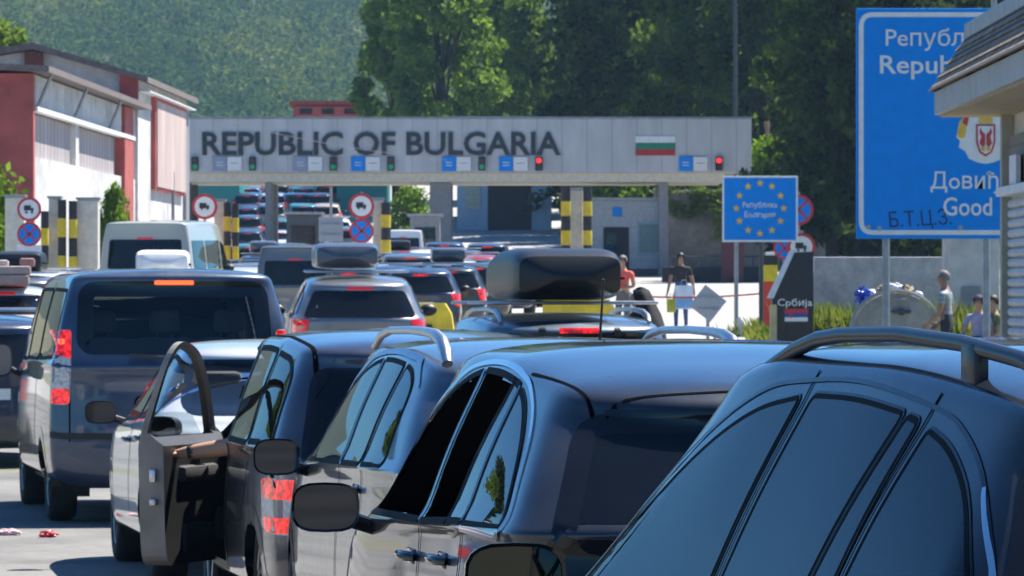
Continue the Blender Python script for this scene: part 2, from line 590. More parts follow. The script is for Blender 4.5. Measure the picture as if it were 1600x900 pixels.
def wheel(parent, x, y, r, w=.2, side=-1, n=28):
    """tyre with rim as its child"""
    s = side
    prof = [(r * .62, s * w * .35), (r * .66, s * w * .5), (r * .9, s * w * .52), (r * .985, s * w * .4), (r, s * w * .2), (r, -s * w * .3), (r * .9, -s * w * .5), (r * .6, -s * w * .5)]
    ty = lathe_x('wheel', prof, M['rubber'], parent, (x, y, r), n)
    mb = MB()
    rr = r * .64
    mb.cyl((s * w * .1, 0, 0), (s * w * .16, 0, 0), rr * .98, n=n)
    mb.cyl((s * w * .1, 0, 0), (s * w * .42, 0, 0), rr * .22, rr * .18, n=12)
    for k in range(5):
        a = 2 * math.pi * k / 5 + .3
        mb.box(s * w * .34, math.cos(a) * rr * .55, math.sin(a) * rr * .55, w * .12, rr * .9, rr * .22, .01, rot=Matrix.Rotation(a, 3, 'X'))
    pts = [(s * w * .42, rr * math.cos(t), rr * math.sin(t)) for t in np.linspace(0, 2 * math.pi, n, endpoint=False)]
    mb.tube(pts, r * .035, 6, closed=True)
    rm = mb.build('rim', M['rim'], ty, True)
    return ty

def mirror_part(parent, x, y, z, mat_, side=-1, sx=.21, sz=.15, glass='mirror', rim=None):
    """wing mirror: shell open to the rear, glass as child, arm to the door"""
    V, F = [], []
    nu, nv = 20, 8
    def sup(t, e): 
        c = math.cos(t); return math.copysign(abs(c) ** e, c)
    for j in range(nv + 1):
        v = j / nv
        yy = -.06 + .17 * v
        k = math.sqrt(max(0.0, 1 - (v * .97) ** 2.6))
        for i in range(nu):
            t = 2 * math.pi * i / nu
            V.append((sup(t, .62) * sx / 2 * (k * .97 + .03), yy, sup(t - math.pi / 2, .62) * sz / 2 * (k * .97 + .03)))
    for j in range(nv):
        for i in range(nu):
            F.append((j * nu + i, j * nu + (i + 1) % nu, (j + 1) * nu + (i + 1) % nu, (j + 1) * nu + i))
    F.append(tuple(nv * nu + i for i in range(nu)))
    # inner lip
    b = len(V)
    for i in range(nu):
        t = 2 * math.pi * i / nu
        V.append((sup(t, .62) * sx / 2 * .93, -.055, sup(t - math.pi / 2, .62) * sz / 2 * .91))
    for i in range(nu): F.append(((i + 1) % nu, i, b + i, b + (i + 1) % nu))
    bmh = bmesh.new()
    vs = [bmh.verts.new(v) for v in V]
    for f in F: bmh.faces.new([vs[i] for i in f])
    bmesh.ops.recalc_face_normals(bmh, faces=bmh.faces[:])
    # arm
    mbx = MB(); mbx.bm.free(); mbx.bm = bmh
    mbx.tube([(-side * sx * .35, .02, -sz * .25), (-side * (sx * .5 + .05), .035, -sz * .42), (-side * (sx * .5 + .13), .05, -sz * .5)], [.028, .026, .035], 8)
    sh = mbx.build('mirror', mat_, parent, True)
    sh.location = (x, y, z); sh.rotation_euler = (0, 0, R(6) * side)
    gv = [(sup(2 * math.pi * i / nu, .62) * sx / 2 * .925, -.046, sup(2 * math.pi * i / nu - math.pi / 2, .62) * sz / 2 * .9) for i in range(nu)]
    g = mesh_obj('mirror_glass', gv, [tuple(range(nu))], M[glass], sh, False)
    return sh

def rail(parent, pts, r, mat_, name='roof_rail', flat=1.3):
    mb = MB(); mb.tube(pts, r, 10)
    return mb.build(name, mat_, parent, True)

def seat_part(parent, x, y, z, mat_, w=.5, back=.62, head=True):
    mb = MB()
    mb.box(x, y + .18, z, w, .5, .16, .05)
    mb.box(x, y - .1, z + back / 2 + .02, w, .14, back, .06, rot=Matrix.Rotation(R(-14), 3, 'X') if False else Matrix.Rotation(R(12), 3, 'X'))
    if head:
        mb.box(x, y - .19, z + back + .14, w * .52, .1, .18, .045)
        mb.cyl((x - .06, y - .17, z + back - .02), (x - .06, y - .18, z + back + .08), .008, n=6)
        mb.cyl((x + .06, y - .17, z + back - .02), (x + .06, y - .18, z + back + .08), .008, n=6)
    return mb.build('seat', mat_, parent, True)

# ------------------------------------------------------------------ near cars
PAINT = {
 'navy': paint('midnight navy paint', (0.006, 0.009, 0.016), 0.0, 0.40, dust=.03, spec=.12),
 'slate': paint('dark slate metallic paint', (0.016, 0.021, 0.032), 0.25, 0.36, dust=.04, spec=.2),
 'steel': paint('steel grey metallic paint', (0.085, 0.105, 0.135), 0.6, 0.32, dust=.05),
 'purple': paint('grey violet metallic paint', (0.050, 0.054, 0.080), 0.55, 0.34, dust=.06),
 'silver': paint('silver metallic paint', (0.60, 0.61, 0.62), 0.3, 0.34, dust=.05),
 'blue': paint('dusty blue paint', (0.028, 0.052, 0.10), 0.35, 0.34, dust=.08),
}

def door_solid(sk, outline, hole, mats, parent, thick=.14, name='door'):
    """a whole door cut from the skin: outer paint, inner trim, shut faces, window frame"""
    o2 = resample(outline, .05); h2 = resample(hole, .04)
    pts = [Vector(p) for p in o2] + [Vector(p) for p in h2]
    n, m = len(o2), len(h2)
    inn = offset_poly(o2, -.02); hx = offset_poly(h2, .02)
    ys = [p[0] for p in o2]; zs = [p[1] for p in o2]
    y = min(ys) + .03
    while y < max(ys):
        z = min(zs) + .03
        while z < max(zs):
            if in_poly(y, z, inn) and not in_poly(y, z, hx): pts.append(Vector((y, z)))
            z += .055
        y += .055
    ed = [(i, (i + 1) % n) for i in range(n)] + [(n + i, n + (i + 1) % m) for i in range(m)]
    vo, _, fo, ov, _, _ = geometry.delaunay_2d_cdt(pts, ed, [], 1, 1e-5)
    fo = [f for f in fo if not in_poly(sum(vo[i].x for i in f) / 3, sum(vo[i].y for i in f) / 3, h2)]
    V, F, MI = [], [], []
    for p in vo:      # a door leaf: flat in plan, leaning in above the waist
        z = p.y
        V.append(Vector((-.835 + .05 * max(0, (.55 - z) / .5) ** 2 + .185 * max(0, (z - .95) / .55) ** 1.15 + .05 * max(0, p.x - .5), p.x, z)))
    k = len(V)
    for p, v in zip(vo, V[:k]):
        tt = min(1, max(0, (1.02 - p.y) / .06))
        V.append(v + Vector((.034 + (thick - .034) * tt, 0, 0)))
    # orientation
    for f in fo:
        a, b, c = V[f[0]], V[f[1]], V[f[2]]
        g = (b - a).cross(c - a)
        f = f if g.x < 0 else f[::-1]
        F.append(tuple(f)); MI.append(0)
        F.append(tuple(i + k for i in f[::-1])); MI.append(1)
    def rim(start, cnt, mi):
        for i in range(cnt):
            a, b = start + i, start + (i + 1) % cnt
            F.append((a, b, b + k, a + k)); MI.append(mi)
    rim(0, n, 2); rim(n, m, 1)
    o = mesh_obj(name, V, F, mats, parent, False)
    o.data.polygons.foreach_set('material_index', MI)
    return o

def near_car(S):
    root = empty(S['name'], (S['at'][0], S['at'][1], S.get('z', 0)), R(S['yaw']), S['label'], 'car' if 'cat' not in S else S['cat'], S.get('group'))
    sk = Skin(S, S.get('res', 1.0))
    P = PAINT[S['paint']]
    r = S.get('wr', .32)
    wh = S['wheels']
    for yy in wh:
        arch = [(yy + (r + .035) * math.cos(t), r + (r + .035) * math.sin(t)) for t in np.linspace(0, 2 * math.pi, 40, endpoint=False)]
        sk.cut(offset_poly(arch, -.035), 'side')
        for fl in (False, True):
            sk.ribbon('wheel_arch', arch, 'side', .085, .004, S.get('archmat', P), root, flip=fl)
        for sd in (-1, 1):
            wheel(root, sd * (S['W'] * .93 - .1), yy, r, .21, sd)
            mb = MB()
            c = [(sd * (S['W'] - .36), yy + (r + .06) * math.cos(t), r + .02 + (r + .05) * math.sin(t)) for t in np.linspace(-.4, math.pi + .4, 18)]
            c2 = [(sd * (S['W'] - .07), q[1], q[2]) for q in c]
            for i in range(17):
                mb.poly([c[i], c[i + 1], c2[i + 1], c2[i]])
            mb.poly(c)
            mb.build('wheel_housing', M['black'], root)
    # side glass
    for w in S['windows']:
        poly = round_poly(w['p'], w.get('r', .03))
        g = w.get('mat', 'glass')
        sides = w.get('sides', (-1, 1))
        if w.get('hole'):
            for sd in sides: pass
            sk.cut(offset_poly(poly, -.008), 'side')
        for sd in sides:
            if g: sk.panel(w.get('name', 'side_window'), offset_poly(poly, .012), 'side', .0025, M[g], root, flip=sd > 0)
            if w.get('ring', .04) > 0:
                sk.ribbon('window_seal', poly, 'side', w.get('ring', .04), .0055, M[w.get('ringmat', 'seal')], root, flip=sd > 0)
    # ribbons
    for rb in S.get('ribbons', []):
        p = round_poly(rb['p'], rb.get('r', .06)) if rb.get('closed') else rb['p']
        if not rb.get('closed') and rb.get('smooth', True) and len(p) > 2:
            fx = [Vector(q) for q in p]; out = []
            for i in range(len(fx) - 1):
                a = fx[max(0, i - 1)]; b = fx[i]; c = fx[i + 1]; d = fx[min(len(fx) - 1, i + 2)]
                for t in np.linspace(0, 1, 8, endpoint=False):
                    out.append(tuple(.5 * ((2 * b) + (c - a) * t + (2 * a - 5 * b + 4 * c - d) * t * t + (3 * b - a - 3 * c + d) * t ** 3)))
            p = out + [tuple(fx[-1])]
        mm = P if rb['mat'] == 'paint' else M[rb['mat']]
        for fl in ((False, True) if rb.get('both', True) and rb['axis'] != 'rear' else (False,)):
            sk.ribbon(rb['name'], p, rb['axis'], rb['w'], rb.get('off', .004), mm, root, closed=rb.get('closed', False), flip=fl)
            if rb['axis'] == 'top' and rb.get('both', True): pass
    # panels (lamps, plates, trim)
    for pn in S.get('panels', []):
        poly = round_poly(pn['p'], pn.get('r', .02))
        par = root
        for fl in ((False, True) if pn.get('both', True) else (False,)):
            q = sk.panel(pn['name'], poly, pn['axis'], pn.get('off', .004), P if pn['mat'] == 'paint' else M[pn['mat']], root, flip=fl, step=pn.get('step', .05))
            for sub in pn.get('subs', []):
                sk.panel(sub['name'], round_poly(sub['p'], sub.get('r', .015)), pn['axis'], pn.get('off', .004) + .004, M[sub['mat']], q, flip=fl, step=.03)
    # rear glass / windscreen
    if 'rear' in S:
        rp = round_poly([(-a, z) for a, z in S['rear']] [::-1] + [(a, z) for a, z in S['rear']], S.get('rear_r', .08))
        if S.get('rear_hole'): sk.cut(offset_poly(rp, .005), 'rear')
        sk.panel('rear_window', offset_poly(rp, .012), 'rear', .003, M[S.get('rear_mat', 'glass')], root)
        if S.get('rear_ring', .06) > 0: sk.ribbon('rear_window_border', rp, 'rear', S.get('rear_ring', .06), .006, M['black_gloss'], root)
    if 'front' in S:
        fp = round_poly([(-a, z) for a, z in S['front']][::-1] + [(a, z) for a, z in S['front']], .08)
        if S.get('front_hole'): sk.cut(offset_poly(fp, .005), 'front')
        sk.panel('windscreen', offset_poly(fp, .012), 'front', .003, M['glass_clear' if S.get('front_hole') else 'glass'], root)
        sk.ribbon('windscreen_border', fp, 'front', .06, .006, M['black_gloss'], root)
    for c in S.get('cuts', []): sk.cut(c, 'side')
    for (y, z) in S.get('handles', []):
        for sd in (-1, 1):
            l, n = sk.proj(y, z, 'side')
            mb = MB()
            rot = Vector((1, 0, 0)).rotation_difference(Vector((-n.x, n.y * 0, -n.z))).to_matrix() if False else None
            mb.tube([(.024, -.10, 0), (.004, -.085, .002), (-.006, -.04, .004), (-.006, .04, .004), (.004, .085, .002), (.024, .10, 0)], [.012, .014, .015, .015, .014, .012], 10)
            mb.box(.030, 0, 0, .012, .15, .05, .005)
            h = mb.build('door_handle', P if S.get('handle_paint', True) else M['chrome'], root, True)
            h.location = (l.x - .028, y, z) if sd < 0 else (-l.x + .028, y, z)
            if sd > 0: h.rotation_euler = (0, 0, math.pi)
    for mi in S.get('mirrors', []):
        for sd in (-1, 1):
            mirror_part(root, sd * mi[0], mi[1], mi[2], P if mi[3] == 'paint' else M[mi[3]], sd, mi[4], mi[5])
    sk.finish(P, root)
    if S.get('interior', True):
        for sx in (-.37, .37):
            seat_part(root, sx, S.get('seat_y', -.1), .5, M['seat'], .48, .6)
        seat_part(root, -.4, S.get('seat_y', -.1) - .95, .5, M['seat'], .5, .56)
        seat_part(root, .4, S.get('seat_y', -.1) - .95, .5, M['seat'], .5, .56)
        mb = MB(); mb.box(0, S['yc'] - .28, .82, 1.3, .42, .24, .09)
        mb.build('dashboard', M['dash'], root, True)
        mb = MB()
        t = [(-.37 + .18 * math.cos(a), S['yc'] - .62 - .06 * math.sin(a), .88 + .17 * math.sin(a)) for a in np.linspace(0, 2 * math.pi, 20, endpoint=False)]
        mb.tube(t, .014, 6, closed=True); mb.box(-.37, S['yc'] - .6, .88, .3, .03, .05, .01)
        mb.build('steering_wheel', M['dash'], root, True)
        mb = MB(); mb.box(0, 0, .3, S['W'] * 1.7, (S['yf'] - S['yr']) * .8, .04)
        mb.build('cabin_floor', M['dash'], root)
    S['root'] = root; S['skin'] = sk
    return root

M['rail_dark'] = mat('dark satin rail', (.02, .024, .032), .3, .3)
# ---- A: big dark SUV at the right edge
A = dict(name='suv', at=(1.15, 12.0), yaw=14, paint='navy', W=.93, yr=-2.35, yf=2.3, wr=.36, wheels=(-1.38, 1.36),
  label='dark navy suv with black roof rails filling the right foreground', group='cars queueing in the nearest lane',
  belt=[(-2.4, 1.12), (-1.9, 1.10), (-.4, 1.02), (.7, .98), (1.1, .97), (1.6, .92), (2.3, .74)],
  roof=[(-2.4, 1.44), (-2.1, 1.52), (-1.6, 1.60), (-.9, 1.645), (-.3, 1.65), (.2, 1.60), (.7, 1.50)],
  Wg=.86, Wr=.655, ygr=-2.3, ytr=-2.12, yc=1.2, ytf=.45, Rr=.36, Rrt=.36, tap_r=.05, ground_clear=.25, zmid=.68,
  windows=[
   dict(p=[(.74, .99, .02), (.42, 1.20, .2), (.08, 1.39, .2), (-.25, 1.495, .2), (-.545, 1.525, .02), (-.40, .99, .02)], ring=.011, mat='glass_tint', hole=True),
   dict(p=[(-.635, 1.53, .03), (-.95, 1.53, .2), (-1.27, 1.505, .02), (-1.10, 1.02, .02), (-.48, .99, .02)], ring=.011, mat='glass_dark', hole=True),
   dict(p=[(-1.30, 1.50, .02), (-1.375, 1.49, .02), (-1.30, 1.03, .02), (-1.13, 1.02, .02)], ring=.014, mat='glass_dark', hole=True),
   dict(p=[(-1.45, 1.475, .02), (-1.62, 1.44, .12), (-1.86, 1.34, .15), (-2.05, 1.18, .1), (-2.06, 1.09, .04), (-1.36, 1.04, .02)], ring=.011, mat='glass_dark', hole=True),
  ],
  ribbons=[
   dict(name='window_trim', p=[(-2.09, 1.10), (-2.07, 1.21), (-1.88, 1.37), (-1.64, 1.475), (-1.42, 1.522), (-.95, 1.565), (-.55, 1.562), (-.25, 1.535), (.08, 1.43), (.42, 1.24), (.76, 1.03)], axis='side', w=.010, mat='black_gloss', off=.005),
   dict(name='window_trim', p=[(-1.9, 1.09), (-2.09, 1.10), (-2.07, 1.21), (-1.88, 1.37)], axis='side', w=.010, mat='chrome', off=.009),
   dict(name='door_gap', p=[(-.60, 1.585), (-.585, 1.52), (-.44, .99), (-.42, .5)], axis='side', w=.009, mat='gap', smooth=False),
   dict(name='door_gap', p=[(-1.425, 1.55), (-1.41, 1.48), (-1.32, 1.03), (-1.25, .8), (-1.05, .5)], axis='side', w=.009, mat='gap', smooth=False),
  ],
  rear=[(.60, 1.44), (.74, 1.12)], mirrors=[(1.02, .66, 1.06, 'black_gloss', .25, .19)], handles=[(-.55, .9), (-1.25, .92)],
  panels=[dict(name='tail_light', p=[(.56, 1.08), (.80, 1.06), (.80, .82), (.66, .82)], axis='rear', mat='red_lens')],
)
near_car(A)
for sd in (-1, 1):
    rail(A['root'], [(sd * .60, .06, 1.555), (sd * .60, -.12, 1.592), (sd * .597, -.30, 1.63), (sd * .595, -.46, 1.654), (sd * .59, -.62, 1.664), (sd * .585, -1.0, 1.668), (sd * .58, -1.4, 1.652), (sd * .575, -1.75, 1.622), (sd * .57, -2.0, 1.575), (sd * .565, -2.12, 1.51)],
         [.010, .015, .018, .018, .018, .018, .018, .018, .017, .012], M['rail_dark'])
    mb = MB(); mb.box(sd * .58, -1.47, 1.61, .035, .09, .09, .01)
    mb.build('rail_support', M['rail_dark'], A['root'], True)

# ---- B: dark compact hatch with chrome window surround
B = dict(name='hatchback', at=(.505, 16.57), yaw=9.5, paint='slate', W=.90, yr=-2.25, yf=2.15, wr=.32, wheels=(-1.35, 1.35),
  label='dark slate hatchback with chrome framed side windows rolled down', group='cars queueing in the nearest lane',
  belt=[(-2.3, 1.07), (-1.9, 1.075), (-.5, 1.045), (.6, 1.01), (1.0, 1.0), (1.5, .93), (2.15, .72)],
  roof=[(-2.3, 1.38), (-1.95, 1.475), (-1.5, 1.545), (-.8, 1.60), (-.2, 1.605), (.3, 1.565), (.7, 1.48)],
  Wg=.855, Wr=.69, ygr=-2.215, ytr=-1.95, yc=1.15, ytf=.45, Rr=.30, Rrt=.36, tap_r=.05,
  windows=[
   dict(p=[(.78, 1.03, .02), (.42, 1.24, .2), (.08, 1.40, .2), (-.22, 1.485, .2), (-.50, 1.515, .02), (-.43, 1.05, .02)], ring=.02, hole=True, mat=None),
   dict(p=[(-.555, 1.518, .02), (-.85, 1.515, .2), (-1.09, 1.495, .02), (-.97, 1.07, .02), (-.49, 1.05, .02)], ring=.02, hole=True, mat=None),
   dict(p=[(-1.11, 1.492, .01), (-1.19, 1.48, .01), (-1.24, 1.08, .02), (-1.0, 1.07, .02)], ring=.022),
   dict(p=[(-1.22, 1.47, .02), (-1.36, 1.43, .1), (-1.62, 1.30, .2), (-1.80, 1.12, .08), (-1.83, 1.085, .03), (-1.28, 1.075, .02)], ring=.02),
  ],
  ribbons=[
   dict(name='window_trim', p=[(-1.87, 1.075), (-1.83, 1.15), (-1.64, 1.335), (-1.38, 1.465), (-1.15, 1.515), (-.85, 1.54), (-.5, 1.54), (-.2, 1.51), (.09, 1.425), (.43, 1.265), (.8, 1.04)], axis='side', w=.015, mat='chrome', off=.008),
   dict(name='pillar_edge_line', p=[(-.528, 1.52), (-.46, 1.05)], axis='side', w=.012, mat='chrome', off=.008, smooth=False),  # chrome ribbon draws the glint of the pillar edge as a line
   dict(name='pillar_edge_line', p=[(-1.205, 1.48), (-1.26, 1.08)], axis='side', w=.01, mat='alu', off=.008, smooth=False),
   dict(name='door_gap', p=[(-.46, 1.03), (-.44, .5)], axis='side', w=.008, mat='gap', smooth=False),
   dict(name='door_gap', p=[(-1.27, 1.04), (-1.22, .85), (-1.02, .62)], axis='side', w=.008, mat='gap'),
   dict(name='tailgate_gap', p=[(-.66, -1.25), (-.62, -1.65), (-.58, -1.86)], axis='top', w=.008, mat='gap'),
   dict(name='roof_gap', p=[(-.58, -1.86), (-.3, -1.90), (0, -1.91), (.3, -1.90), (.58, -1.86)], axis='top', w=.008, mat='gap', both=False),
  ],
  ybr=-2.19, rear=[(.60, 1.385), (.79, .90)], mirrors=[(1.04, .60, 1.05, 'black_gloss', .225, .165)], handles=[(-.30, .93), (-.95, .95)], 
  panels=[dict(name='tail_light', p=[(.60, .86), (.82, .86), (.83, .68), (.66, .68)], axis='rear', mat='red_lens'),
          dict(name='sill_trim', p=[(-1.27, 1.068, .004), (-1.86, 1.082, .004), (-1.84, 1.045, .004), (-1.28, 1.052, .004)], axis='side', mat='chrome', off=.007),
          dict(name='spoiler_lip', p=[(-.56, 1.425, .03), (.56, 1.425, .03), (.54, 1.40, .01), (-.54, 1.40, .01)], axis='rear', mat='black_gloss', off=.008, both=False)],
)
near_car(B)

# ---- C: steel grey estate with short loop rails
C = dict(name='estate_car', at=(.035, 22.47), yaw=9.5, paint='steel', W=.88, yr=-2.3, yf=2.15, wr=.32, wheels=(-1.35, 1.35),
  label='steel grey estate car with bright loop roof rails and whip aerial', group='cars queueing in the nearest lane',
  belt=[(-2.35, 1.03), (-1.9, 1.04), (-.5, 1.03), (.6, 1.0), (1.0, .99), (1.5, .92), (2.15, .72)],
  roof=[(-2.3, 1.37), (-1.95, 1.46), (-1.5, 1.525), (-.8, 1.565), (-.2, 1.565), (.3, 1.525), (.7, 1.45)],
  Wg=.835, Wr=.68, ygr=-2.22, ytr=-1.95, yc=1.15, ytf=.45, Rr=.4, Rrt=.4,
  windows=[
   dict(p=[(.72, 1.02, .02), (.40, 1.22, .2), (.08, 1.37, .2), (-.22, 1.45, .2), (-.50, 1.475, .02), (-.43, 1.04, .02)], ring=.02, hole=True, mat='glass_clear'),
   dict(p=[(-.57, 1.478, .02), (-.85, 1.478, .2), (-1.12, 1.465, .02), (-1.02, 1.05, .02), (-.51, 1.04, .02)], ring=.02, mat='glass_dark', hole=True),
   dict(p=[(-1.19, 1.46, .03), (-1.34, 1.44, .1), (-1.5, 1.36, .1), (-1.56, 1.06, .04), (-1.10, 1.05, .02)], ring=.02),
  ],
  ribbons=[
   dict(name='window_trim', p=[(-1.58, 1.38), (-1.40, 1.475), (-1.15, 1.50), (-.85, 1.512), (-.5, 1.508), (-.2, 1.482), (.09, 1.40), (.41, 1.25), (.75, 1.04)], axis='side', w=.022, mat='alu', off=.008),
   dict(name='pillar_edge_line', p=[(-.535, 1.48), (-.47, 1.04)], axis='side', w=.016, mat='alu', off=.008, smooth=False),
   dict(name='door_gap', p=[(-.47, 1.02), (-.45, .5)], axis='side', w=.008, mat='gap', smooth=False),
   dict(name='door_gap', p=[(-1.14, 1.03), (-1.15, .85), (-1.0, .62)], axis='side', w=.008, mat='gap'),
   dict(name='roof_gap', p=[(-.62, -1.90), (-.3, -1.94), (0, -1.95), (.3, -1.94), (.62, -1.90)], axis='top', w=.007, mat='gap', both=False),
  ],
  ybr=-2.24, rear=[(.58, 1.375), (.75, .93)], mirrors=[(1.0, .62, 1.03, 'black_gloss', .21, .165)], handles=[(-.35, .92), (-1.0, .94)],
  panels=[dict(name='tail_light', p=[(.62, .95), (.82, .97), (.82, .70), (.68, .70)], axis='rear', mat='red_lens'),
          dict(name='spoiler_lip', p=[(-.56, 1.418, .03), (.56, 1.418, .03), (.54, 1.392, .01), (-.54, 1.392, .01)], axis='rear', mat='black_gloss', off=.008, both=False)],
)
near_car(C)
for sd in (-1, 1):
    x = .60
    rail(C['root'], [(sd * x, .3, 1.525), (sd * x, .1, 1.575), (sd * x, -.2, 1.60), (sd * x, -.8, 1.605), (sd * x, -1.25, 1.60), (sd * x, -1.5, 1.59), (sd * x, -1.66, 1.565), (sd * x, -1.76, 1.52), (sd * x, -1.80, 1.475)],
         [.016, .018, .018, .018, .02, .024, .027, .028, .024], M['alu'])
mb = MB()
mb.box(0, 0, .03, .045, .13, .05, .018, rot=Matrix.Rotation(R(-12), 3, 'X')); mb.box(0, 0, .0, .06, .15, .02, .008)
mb.tube([(0, .0, .05), (0, -.05, .18), (0, -.085, .30)], [.006, .005, .004], 6)
mb.cyl((0, -.082, .285), (0, -.088, .312), .006)
mb.build('aerial', M['black'], C['root'], True, loc=(.04, -1.70, 1.505))

# ---- D: violet grey people carrier, driver's door open
doorD = round_poly([(.98, .98, .04), (.60, 1.31, .2), (.28, 1.47, .15), (-.05, 1.52, .12), (-.14, 1.42, .06), (-.10, .95, .03), (-.06, .32, .08), (.85, .32, .08), (.98, .62, .06)], .04)
doorD_win = round_poly([(.86, 1.0, .04), (.58, 1.265, .2), (.27, 1.435, .15), (-.03, 1.482, .08), (-.10, 1.40, .04), (-.065, 1.0, .03)], .03)
D = dict(name='people_carrier', at=(-.68, 27.25), yaw=9, paint='purple', W=.86, yr=-2.15, yf=2.05, wr=.31, wheels=(-1.3, 1.32),
  label='grey violet people carrier with driver door swung open, brake lamps lit', group='cars queueing in the nearest lane',
  belt=[(-2.2, .98), (-1.9, .985), (-.5, .98), (.6, .97), (1.0, .96), (1.5, .9), (2.05, .72)],
  roof=[(-2.15, 1.42), (-1.9, 1.50), (-1.4, 1.545), (-.8, 1.57), (-.2, 1.57), (.3, 1.525), (.7, 1.44)],
  Wg=.83, Wr=.68, ygr=-2.1, ytr=-1.93, yc=1.25, ytf=.5, Rr=.34, Rrt=.34,
  windows=[
   dict(p=[(-.24, 1.475, .03), (-.60, 1.48, .2), (-.98, 1.47, .03), (-1.0, 1.0, .03), (-.17, 1.0, .03)], ring=.03, hole=True, mat='glass_clear'),
   dict(p=[(-1.08, 1.46, .03), (-1.5, 1.43, .1), (-1.7, 1.33, .1), (-1.74, 1.02, .05), (-1.08, 1.01, .03)], ring=.03, mat='glass_dark', hole=True),
  ],
  cuts=[offset_poly(doorD, .0)],
  ribbons=[
   dict(name='door_frame', p=doorD, axis='side', w=.05, mat='black', off=.003, closed=True, r=.0, both=False),
   dict(name='door_gap', p=[(-.20, 1.50), (-.15, 1.0), (-.12, .4)], axis='side', w=.008, mat='gap', smooth=False),
   dict(name='door_gap', p=[(-1.04, 1.50), (-1.04, .8), (-.9, .6)], axis='side', w=.008, mat='gap', smooth=False),
   dict(name='roof_groove', p=[(-.60, .2), (-.60, -1.0), (-.58, -1.86)], axis='top', w=.022, mat='gap', off=.003),
   dict(name='tailgate_gap', p=[(-.68, 1.50), (-.735, 1.35), (-.80, .95), (-.79, .80)], axis='rear', w=.009, mat='gap', both=False),
  ],
  rear=[(.585, 1.375), (.675, .905)], rear_mat='glass', rear_ring=.035, mirrors=[],
  handles=[],
  panels=[dict(name='tail_light', p=[(-.63, .84, .03), (-.825, .85, .03), (-.83, .57, .05), (-.66, .57, .05)], axis='rear', mat='white_lens', both=False,
               subs=[dict(name='brake_lens', p=[(-.635, .835), (-.822, .845), (-.824, .745), (-.645, .745)], mat='lit'), dict(name='fog_lens', p=[(-.665, .655), (-.825, .655), (-.82, .58), (-.68, .58)], mat='lit')]),
          dict(name='tail_light', p=[(.63, .84, .03), (.825, .85, .03), (.83, .57, .05), (.66, .57, .05)], axis='rear', mat='red_lens', both=False)],
)
near_car(D)
for sd in (1,):
    mirror_part(D['root'], sd * .98, .72, 1.02, M['black'], sd, .19, .15)
dr = door_solid(D['skin'], doorD, doorD_win, [PAINT['purple'], M['black'], mat('door shut face', (.24, .225, .20), .5, .2, var=.25, scale=5)], D['root'])
hinge = Vector((-.80, .96, 0)); ang = R(-25)
dr.location = hinge - Matrix.Rotation(ang, 3, 'Z') @ hinge + Vector((-.03, 0, 0))
dr.rotation_euler = (0, 0, ang)
D['door'] = dr
mesh_obj('door_glass', [(-.80, .80, 1.0), (-.77, .55, 1.12), (-.77, .26, 1.13), (-.77, -.05, 1.13), (-.80, -.05, 1.0)], [(0, 1, 2, 3, 4)], M['glass_clear'], dr, False)
mb = MB()     # inner trim: armrest, pocket, speaker, latch, handle
mb.box(-.70, .42, .80, .10, .55, .09, .03); mb.box(-.70, .5, .45, .07, .6, .16, .03)
mb.cyl((-.66, .70, .52), (-.63, .70, .52), .085, n=18); mb.box(-.66, .45, .92, .03, .16, .05, .012)
mb.build('door_trim', M['dash'], dr, True)
for lz, ls in ((.80, .07), (.66, .035)):
    mb = MB(); mb.box(-.75, -.10, lz, .035, .04, ls, .006); mb.build('door_latch', M['alu'], dr, True)
mirror_part(dr, -.98, .72, 1.02, M['black'], -1, .19, .15)

# ---- E: silver saloon
E_ = dict(name='saloon_car', at=(-1.57, 32.5), yaw=9, paint='silver', W=.90, yr=-2.3, yf=2.25, wr=.32, wheels=(-1.35, 1.38),
  label='bright silver saloon car with glaring roof, ahead of the open door', group='cars queueing in the nearest lane',
  belt=[(-2.35, .95), (-2.0, 1.0), (-1.5, 1.0), (-.5, .97), (.6, .93), (1.0, .92), (1.6, .85), (2.25, .68)],
  roof=[(-1.9, 1.22), (-1.4, 1.37), (-.8, 1.45), (-.2, 1.47), (.3, 1.44), (.7, 1.36)],
  Wg=.82, Wr=.62, ygr=-1.85, ytr=-1.15, yc=1.2, ytf=.4, deck=True, Rr=.4, Rrt=.4, ybr=-2.22,
  windows=[
   dict(p=[(.75, .96, .02), (.40, 1.16, .2), (.1, 1.29, .2), (-.2, 1.36, .2), (-.45, 1.375, .02), (-.38, .99, .02)], ring=.03, hole=True, mat='glass_clear'),
   dict(p=[(-.52, 1.375, .03), (-.85, 1.355, .2), (-1.15, 1.27, .1), (-1.42, 1.08, .06), (-1.40, 1.03, .03), (-.46, 1.0, .02)], ring=.03, hole=True, mat='glass_clear'),
  ],
  ribbons=[dict(name='door_gap', p=[(-.49, 1.40), (-.43, .97), (-.4, .4)], axis='side', w=.008, mat='gap', smooth=False),
           dict(name='door_gap', p=[(.85, .95), (.86, .6), (.8, .4)], axis='side', w=.008, mat='gap', smooth=False),
           dict(name='window_trim', p=[(-1.47, 1.06), (-1.2, 1.285), (-.87, 1.39), (-.48, 1.41), (-.2, 1.39), (.1, 1.32), (.42, 1.19), (.8, .97)], axis='side', w=.014, mat='chrome', off=.007)],
  rear=[(.55, 1.33), (.66, 1.06)], front=[(.56, 1.32), (.70, 1.0)], front_hole=True, rear_mat='glass', mirrors=[(.99, .64, 1.0, 'black', .20, .15)], handles=[(-.3, .85), (-1.15, .88)],
  panels=[dict(name='tail_light', p=[(.50, .93), (.82, .93), (.83, .76), (.56, .78)], axis='rear', mat='red_lens'),
          dict(name='headlight', p=[(.50, .72), (.80, .76), (.80, .62), (.55, .60)], axis='front', mat='white_lens')],
)
near_car(E_)

